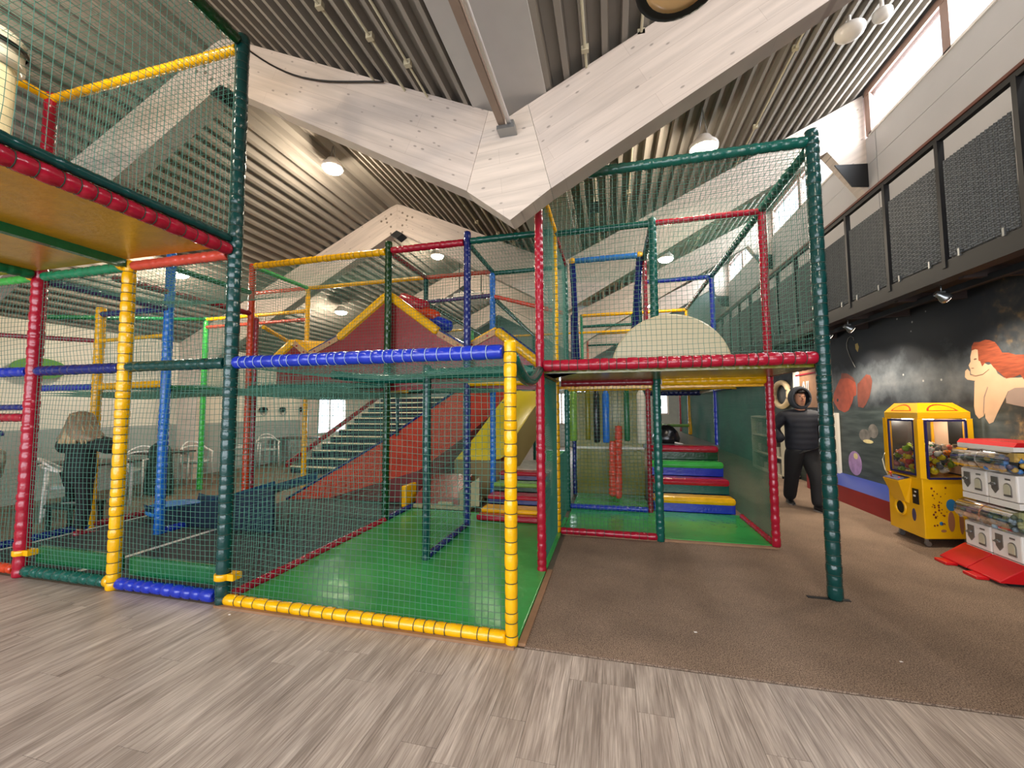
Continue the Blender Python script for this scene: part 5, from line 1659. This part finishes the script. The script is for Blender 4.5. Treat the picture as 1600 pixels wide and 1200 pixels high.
def shoe(par, x, y, a, m, z=0.0, L=0.27):
    """shoe pointing towards angle a (0 = -y)"""
    d = Vector((sin(a), -cos(a), 0))
    pts = []
    mb = MB()
    n = 10
    prof = [(-0.08, 0.034, 0.09), (-0.05, 0.042, 0.10), (0.0, 0.044, 0.10), (0.06, 0.047, 0.075), (0.12, 0.048, 0.055), (0.17, 0.036, 0.045), (0.19, 0.015, 0.03)]
    s_ = Vector((-d.y, d.x, 0))
    vs = []
    for t, w, h in prof:
        for k in range(n):
            an = 2 * pi * k / n
            vs.append(Vector((x, y, z)) + d * t + s_ * (w * cos(an)) + Vector((0, 0, h / 2 + h / 2 * sin(an))))
    fs = [(j * n + k, j * n + (k + 1) % n, (j + 1) * n + (k + 1) % n, (j + 1) * n + k) for j in range(len(prof) - 1) for k in range(n)]
    fs += [tuple(range(n))[::-1], tuple((len(prof) - 1) * n + k for k in range(n))]
    mb.add(vs, fs, True)
    o = mb.build('shoe', m, par, local=True)
    sole = MB()
    vs = []
    for zz in (z, z + 0.018):
        for t, w, h in prof:
            vs.append(Vector((x, y, zz)) + d * t + s_ * (w + 0.003))
        for t, w, h in prof[::-1]:
            vs.append(Vector((x, y, zz)) + d * t - s_ * (w + 0.003))
    k = len(prof) * 2
    sole.add(vs, [tuple(range(k))[::-1], tuple(range(k, 2 * k))] + [(i, (i + 1) % k, k + (i + 1) % k, k + i) for i in range(k)])
    fixn(sole.build('sole', mat('sole_grey', '#8a8078', 0.6) if 'sole_grey' not in bpy.data.materials else bpy.data.materials['sole_grey'], o, local=True))
    return o


# walking man in a hooded navy jacket
mn = thing('person', 'person in a hooded dark navy puffer jacket and black trousers walking past the mural', 'person', (3.53, 4.52, 0.007))
body = [(0, 0, 0.98, 0.10, 0.08), (0, 0, 1.2, 0.11, 0.09), (0, 0, 1.42, 0.13, 0.09), (0, 0.0, 1.55, 0.06, 0.06), (0, -0.02, 1.63, 0.078, 0.085), (0, -0.02, 1.73, 0.085, 0.098), (0, -0.015, 1.78, 0.06, 0.07),
        (0.19, 0, 1.42, 0.05, 0.05), (0.33, 0.05, 1.20, 0.042, 0.042), (0.28, -0.03, 1.06, 0.033, 0.033), (-0.19, 0, 1.42, 0.05, 0.05), (-0.38, 0.05, 1.22, 0.042, 0.042), (-0.31, -0.03, 1.06, 0.033, 0.033),
        (0.09, 0, 0.88, 0.06, 0.06), (0.10, -0.16, 0.50, 0.05, 0.055), (0.10, -0.20, 0.10, 0.035, 0.04), (-0.09, 0, 0.88, 0.06, 0.06), (-0.07, 0.12, 0.50, 0.05, 0.055), (-0.06, 0.32, 0.12, 0.035, 0.04)]
be = [(0, 1), (1, 2), (2, 3), (3, 4), (4, 5), (5, 6), (2, 7), (7, 8), (8, 9), (2, 10), (10, 11), (11, 12), (0, 13), (13, 14), (14, 15), (0, 16), (16, 17), (17, 18)]
skin('body', M_skin, mn, body, be)
jk = [(0, 0, 0.77, 0.22, 0.17), (0, 0, 1.00, 0.25, 0.18), (0, 0, 1.22, 0.25, 0.18), (0, 0, 1.40, 0.22, 0.16), (0, 0.02, 1.56, 0.135, 0.12),
      (0.23, 0.0, 1.42, 0.115, 0.11), (0.33, 0.05, 1.20, 0.11, 0.105), (0.27, -0.06, 1.00, 0.085, 0.085), (-0.23, 0.0, 1.42, 0.115, 0.11), (-0.38, 0.05, 1.22, 0.11, 0.105), (-0.29, -0.06, 1.00, 0.085, 0.085)]
skin('jacket', M_jacket, mn, jk, [(0, 1), (1, 2), (2, 3), (3, 4), (3, 5), (5, 6), (6, 7), (3, 8), (8, 9), (9, 10)])
tr = [(0, 0, 1.06, 0.19, 0.15), (0.10, -0.01, 0.80, 0.15, 0.15), (0.125, -0.17, 0.48, 0.112, 0.11), (0.11, -0.21, 0.05, 0.095, 0.10), (-0.10, 0.01, 0.80, 0.15, 0.15), (-0.11, 0.11, 0.48, 0.112, 0.11), (-0.075, 0.34, 0.06, 0.09, 0.095)]
skin('trousers', M_trs, mn, tr, [(0, 1), (1, 2), (2, 3), (0, 4), (4, 5), (5, 6)])
# hood: open shell around the head
hd = MB()
n, m_ = 20, 10
vs, fs = [], []
for j in range(m_ + 1):
    a = 0.98 + (pi - 0.98) * j / m_     # angle from the face axis
    for k in range(n):
        b_ = 2 * pi * k / n
        r_ = 0.152
        vs.append((0.86 * r_ * sin(a) * cos(b_), -0.01 - 0.98 * r_ * cos(a), 1.695 + 1.08 * r_ * sin(a) * sin(b_)))
fs = [(j * n + k, j * n + (k + 1) % n, (j + 1) * n + (k + 1) % n, (j + 1) * n + k) for j in range(m_) for k in range(n)]
hd.add(vs, fs, True)
ho = hd.build('hood', mat('hood_grey_navy', '#3f434b', 0.85), mn, local=True)
sm = ho.modifiers.new('solid', 'SOLIDIFY')
sm.thickness = 0.022
MB().path([(0.109 * cos(2 * pi * k / 18), -0.094, 1.695 + 0.137 * sin(2 * pi * k / 18)) for k in range(19)], 0.010, 6).build('hood_rim', M_trs, mn, local=True)
for s in (-1, 1):
    MB().ball((s * 0.032, -0.113, 1.715), 0.011, 0.006, 0.006, 8, 5).build('eye', M_eye, mn, local=True)
    MB().bar((s * 0.018, -0.115, 1.737), (s * 0.05, -0.108, 1.735), 0.008, 0.006).build('eyebrow', M_eye, mn, local=True)
MB().ball((0, -0.125, 1.685), 0.014, 0.018, 0.024, 8, 6).build('nose', M_skin, mn, local=True)
MB().ball((0, -0.112, 1.648), 0.026, 0.008, 0.008, 10, 5).build('mouth', mat('lips', '#8e4e44', 0.5), mn, local=True)
MB().ball((0, -0.07, 1.79), 0.062, 0.055, 0.03, 12, 6).build('hair_fringe', M_eye, mn, local=True)
shoe(mn, 0.11, -0.22, 0.25, M_shoe)
shoe(mn, -0.075, 0.33, -0.1, M_shoe)

# woman from behind by the trampoline
wm = thing('person', 'person with long wavy blond hair and dark coat seen from behind through the net', 'person', (-5.78, 0.95, 0.0))
body = [(0, 0, 0.84, 0.11, 0.09), (0, 0, 1.0, 0.10, 0.08), (0, 0, 1.20, 0.11, 0.08), (0, 0, 1.31, 0.05, 0.05), (0, 0.01, 1.38, 0.07, 0.08), (0, 0.01, 1.47, 0.078, 0.088), (0, 0.01, 1.51, 0.05, 0.06),
        (0.14, 0, 1.24, 0.04, 0.04), (0.36, 0.05, 1.13, 0.036, 0.036), (0.22, 0.25, 1.10, 0.028, 0.028), (-0.14, 0, 1.24, 0.04, 0.04), (-0.38, 0.05, 1.12, 0.036, 0.036), (-0.24, 0.25, 1.10, 0.028, 0.028),
        (0.08, 0, 0.76, 0.07, 0.07), (0.07, 0.02, 0.42, 0.045, 0.05), (0.05, 0.0, 0.08, 0.033, 0.038), (-0.08, 0, 0.76, 0.07, 0.07), (-0.28, 0.10, 0.50, 0.045, 0.05), (-0.55, 0.22, 0.42, 0.033, 0.038)]
skin('body', M_skin, wm, body, be)
jk = [(0, 0, 0.66, 0.19, 0.15), (0, 0, 0.86, 0.19, 0.15), (0, 0, 1.05, 0.19, 0.14), (0, 0, 1.17, 0.18, 0.12), (0, 0.0, 1.28, 0.09, 0.08),
      (0.19, 0, 1.19, 0.10, 0.10), (0.42, 0.05, 1.12, 0.11, 0.11), (0.24, 0.24, 1.08, 0.06, 0.06), (-0.19, 0, 1.19, 0.10, 0.10), (-0.45, 0.05, 1.11, 0.11, 0.11), (-0.26, 0.24, 1.08, 0.06, 0.06)]
skin('coat', M_coatg, wm, jk, [(0, 1), (1, 2), (2, 3), (3, 4), (3, 5), (5, 6), (6, 7), (3, 8), (8, 9), (9, 10)])
tr = [(0, 0, 0.80, 0.13, 0.11), (0.08, 0, 0.68, 0.095, 0.1), (0.075, 0.02, 0.40, 0.075, 0.08), (0.055, 0, 0.10, 0.068, 0.07), (-0.12, 0.02, 0.70, 0.09, 0.09), (-0.29, 0.10, 0.49, 0.072, 0.075), (-0.52, 0.21, 0.42, 0.055, 0.06)]
skin('trousers', M_trs, wm, tr, [(0, 1), (1, 2), (2, 3), (0, 4), (4, 5), (5, 6)])
hb = MB()
rows = [(1.55, 0.03, 0.03), (1.535, 0.09, 0.09), (1.48, 0.118, 0.12), (1.42, 0.14, 0.13), (1.36, 0.175, 0.14), (1.31, 0.22, 0.14), (1.26, 0.29, 0.14), (1.22, 0.34, 0.13), (1.195, 0.32, 0.12), (1.17, 0.2, 0.09)]
vs = []
n = 28
hr = random.Random(2)
for z, rx, ry in rows:
    for k in range(n):
        a = 2 * pi * k / n
        j = 1 + 0.09 * sin(9 * a + z * 26) + hr.uniform(-0.03, 0.03)
        vs.append((rx * cos(a) * j, -0.01 + ry * sin(a) * j, z + hr.uniform(-0.008, 0.008)))
hb.add(vs, [(j * n + k, j * n + (k + 1) % n, (j + 1) * n + (k + 1) % n, (j + 1) * n + k) for j in range(len(rows) - 1) for k in range(n)] + [tuple(range(n))], True)
hb.build('hair', M_hair, wm, local=True)
sb = MB()
for k in range(46):
    a = hr.uniform(-pi * 1.05, 0.05)
    sp_ = hr.uniform(0.8, 1.12)
    pts = []
    for q_ in range(7):
        f_ = q_ / 6
        z = 1.53 - 0.36 * f_ - hr.uniform(0, 0.012)
        rx = (0.09 + 0.05 * min(1, f_ * 2) + 0.21 * max(0, f_ - 0.3) ** 1.2) * (1 + 0.06 * sin(8 * f_ + k))
        pts.append((rx * cos(a) * sp_, -0.01 + (0.105 + 0.04 * f_) * sin(a), z))
    sb.path(pts, 0.009, 4)
sb.build('hair_strands', mat('hair_strands', '#c2a47c', 0.45), wm, local=True, kind='stuff')
shoe(wm, 0.05, 0.02, pi, V['maroon'])
shoe(wm, -0.56, 0.24, 2.2, M_shoe, z=0.34)
bn = thing('low_bench', 'low dark bench behind the trampoline net under the bent knee', 'bench', (-6.35, 1.25, 0))
MB().box(-6.6, -6.12, 1.05, 1.45, 0.28, 0.335).build('seat', M_coatg, bn, bevel=0.01)
for x in (-6.56, -6.16):
    for y in (1.09, 1.41):
        MB().box(x - 0.02, x + 0.02, y - 0.02, y + 0.02, 0, 0.28).build('leg', M_black, bn)

# seated person at the far left edge
sp = thing('person', 'seated person in navy cap, patterned coat and jeans at the cafe table', 'person', (-8.35, 1.35, 0.0))
body = [(0, 0, 0.52, 0.12, 0.1), (0, 0, 0.75, 0.12, 0.09), (0, 0.0, 0.95, 0.12, 0.09), (0, 0, 1.05, 0.05, 0.05), (0, -0.01, 1.12, 0.07, 0.08), (0, -0.01, 1.2, 0.075, 0.085), (0, 0, 1.24, 0.05, 0.06),
        (0.16, 0, 0.96, 0.045, 0.045), (0.24, -0.06, 0.75, 0.04, 0.04), (0.16, -0.25, 0.72, 0.03, 0.03), (-0.16, 0, 0.96, 0.045, 0.045), (-0.24, -0.06, 0.75, 0.04, 0.04), (-0.16, -0.25, 0.72, 0.03, 0.03),
        (0.1, -0.08, 0.50, 0.07, 0.07), (0.11, -0.45, 0.50, 0.05, 0.05), (0.11, -0.47, 0.10, 0.035, 0.04), (-0.1, -0.08, 0.50, 0.07, 0.07), (-0.11, -0.45, 0.50, 0.05, 0.05), (-0.11, -0.47, 0.10, 0.035, 0.04)]
skin('body', M_skin, sp, body, be)
jk = [(0, 0, 0.50, 0.17, 0.14), (0, 0, 0.70, 0.165, 0.13), (0, 0, 0.92, 0.16, 0.12), (0, 0, 1.0, 0.1, 0.09), (0.18, 0, 0.95, 0.08, 0.08), (0.27, -0.06, 0.74, 0.07, 0.07), (0.18, -0.22, 0.71, 0.055, 0.055), (-0.18, 0, 0.95, 0.08, 0.08), (-0.27, -0.06, 0.74, 0.07, 0.07), (-0.18, -0.22, 0.71, 0.055, 0.055)]
skin('coat', mat('coat_pattern', '#6a675a', 0.8, var=0.6, vscale=22), sp, jk, [(0, 1), (1, 2), (2, 3), (2, 4), (4, 5), (5, 6), (2, 7), (7, 8), (8, 9)])
tr = [(0, 0, 0.50, 0.14, 0.11), (0.1, -0.1, 0.51, 0.095, 0.09), (0.115, -0.46, 0.50, 0.075, 0.075), (0.11, -0.47, 0.12, 0.06, 0.06), (-0.1, -0.1, 0.51, 0.095, 0.09), (-0.115, -0.46, 0.50, 0.075, 0.075), (-0.11, -0.47, 0.12, 0.06, 0.06)]
skin('jeans', mat('jeans_blue', '#2a3c66', 0.8, var=0.2), sp, tr, [(0, 1), (1, 2), (2, 3), (0, 4), (4, 5), (5, 6)])
MB().lathe((0, 0, 1.19), (0, 0, 1), [(0, 0.10), (0.03, 0.105), (0.07, 0.09), (0.1, 0.03)], 16).bar((0, -0.06, 1.195), (0, -0.19, 1.18), 0.13, 0.012).build('cap', V['navy'], sp, local=True)
shoe(sp, 0.11, -0.5, 0.0, M_shoe)
shoe(sp, -0.11, -0.5, 0.0, M_shoe)


# ------------------------------------------------------------------ cafe furniture
def chair(label, loc, rz, group='white tubular cafe armchairs'):
    t = thing('tubular_armchair', label, 'chair', loc, rz, group)
    MB().lathe((0, 0, 0.43), (0, 0, 1), [(0, 0.2), (0.01, 0.23), (0.05, 0.23), (0.06, 0.2)], 18).build('seat', M_dado, t, local=True)
    ring = [(0.28 * cos(a), 0.27 * sin(a), 0.66 + 0.12 * max(0, sin(a))) for a in [-0.6 + (pi + 1.2) * k / 18 for k in range(19)]]
    MB().path(ring, 0.018, 8).build('arm_rail', M_white, t, local=True)
    ring = [(0.24 * cos(a), 0.29 * sin(a), 0.64 + 0.24 * sin(a)) for a in [0.25 + (pi - 0.5) * k / 12 for k in range(13)]]
    MB().path(ring, 0.016, 8).build('back_rail', M_white, t, local=True)
    for x, y in ((0.22, -0.16), (-0.22, -0.16), (0.2, 0.2), (-0.2, 0.2)):
        MB().cyl((x, y, 0.665), (x * 1.08, y * 1.08, 0), 0.016, 8).build('leg', M_white, t, local=True)
    return t


ch = chair('white tubular armchair turned aside next to the yellow front post', (-7.95, 2.95, 0), 0.5)
dup(ch, (-8.0, 4.15, 0), 1.3, 'white tubular armchair standing behind the blue post')
dup(ch, (-8.3, 5.4, 0), 2.2, 'white tubular armchair beyond the timber column by the wall')
dup(ch, (-8.6, 6.6, 0), 1.0, 'white tubular armchair farthest along the cream wall')
dup(ch, (-7.2, 1.6, 0), 2.6, 'white tubular armchair pushed to the dark-edged table')


def table(label, x, y):
    t = thing('cafe_table', label, 'table', (x, y, 0), 0, 'cafe tables along the cream wall')
    MB().box(-0.6, 0.6, -0.35, 0.35, 0.71, 0.74).build('table_top', mat('table_top_dark', '#3c2f29', 0.4) if 'table_top_dark' not in bpy.data.materials else bpy.data.materials['table_top_dark'], t, local=True)
    for a in (-0.5, 0.5):
        for b in (-0.27, 0.27):
            MB().cyl((a, b, 0.71), (a, b, 0), 0.02, 8).build('leg', M_white, t, local=True)
    return t


tb = table('dark-edged cafe table behind the person with blond hair', -7.6, 2.1)
dup(tb, (-8.3, 3.55, 0), None, 'dark-edged cafe table carrying a dark green coat')
dup(tb, (-8.4, 7.4, 0), None, 'dark-edged cafe table farthest along the cream wall')
ct2 = MB()
vs = []
rows = [(0.0, 0.33, 0.12), (0.25, 0.32, 0.12), (0.5, 0.27, 0.11), (0.75, 0.26, 0.10), (0.9, 0.22, 0.09), (0.98, 0.1, 0.05)]
for z, rx, ry in rows:
    for k in range(16):
        a = 2 * pi * k / 16
        vs.append((-7.55 + rx * cos(a) * (1 + 0.08 * sin(5 * a)), 3.1 + ry * sin(a), 0.02 + z * 0.95))
ct2.add(vs, [(j * 16 + k, j * 16 + (k + 1) % 16, (j + 1) * 16 + (k + 1) % 16, (j + 1) * 16 + k) for j in range(5) for k in range(16)] + [tuple(range(16))[::-1], tuple(80 + k for k in range(16))], True)
o = ct2.build('hanging_coat', mat('coat_green', '#152c26', 0.8, var=0.2))
tag(o, 'dark green coat draped over a chair between the yellow and blue posts', 'coat')
ge = MB().lathe((-8.98, 2.1, 2.3), (1, 0, 0), [(0, 0.36), (0.05, 0.36)], 24, sc=(1, 0.5)).build('green_wall_panel', mat('panel_green', '#5a8f35', 0.4))
tag(ge, 'bright green rounded shape on the cream wall above the left beams', 'panel')
for k, (y, lab) in enumerate(((6.85, 'dark wall hook with ring nearest the orange post'), (7.55, 'dark wall hook with ring in the middle of the row'), (8.3, 'dark wall hook with ring beside the window'))):
    t = thing('wall_hook', lab, 'hook', (-9.08, y, 1.55), 0, 'dark hooks on the cream wall')
    MB().ball((0.03, 0, 0.02), 0.03, 0.16 - 0.03 * k, 0.08).build('hook', M_black, t, local=True)
    MB().path([(0.05, 0.11 * cos(a), -0.06 + 0.09 * sin(a)) for a in [2 * pi * q / 14 for q in range(15)]], 0.008, 5).build('ring', M_steel, t, local=True)
# scraps on the carpet
for k, (x, y, s, lab) in enumerate(((1.2, 0.42, 0.012, 'tiny white paper scrap on the carpet in front of the tower'), (2.35, 0.36, 0.010, 'tiny white paper scrap on the carpet near the green corner post'), (-2.2, -0.12, 0.012, 'tiny white paper scrap on the wood floor by the green post'))):
    o = MB().prism([(x, y), (x + s * 1.5, y + s * 0.3), (x + s, y + s), (x - s * 0.3, y + s * 0.7)], 0.008 if y > 0 else 0.001, 0.011 if y > 0 else 0.004, 'xy').build('paper_scrap', M_white)
    fixn(o)
    tag(o, lab, 'scrap')
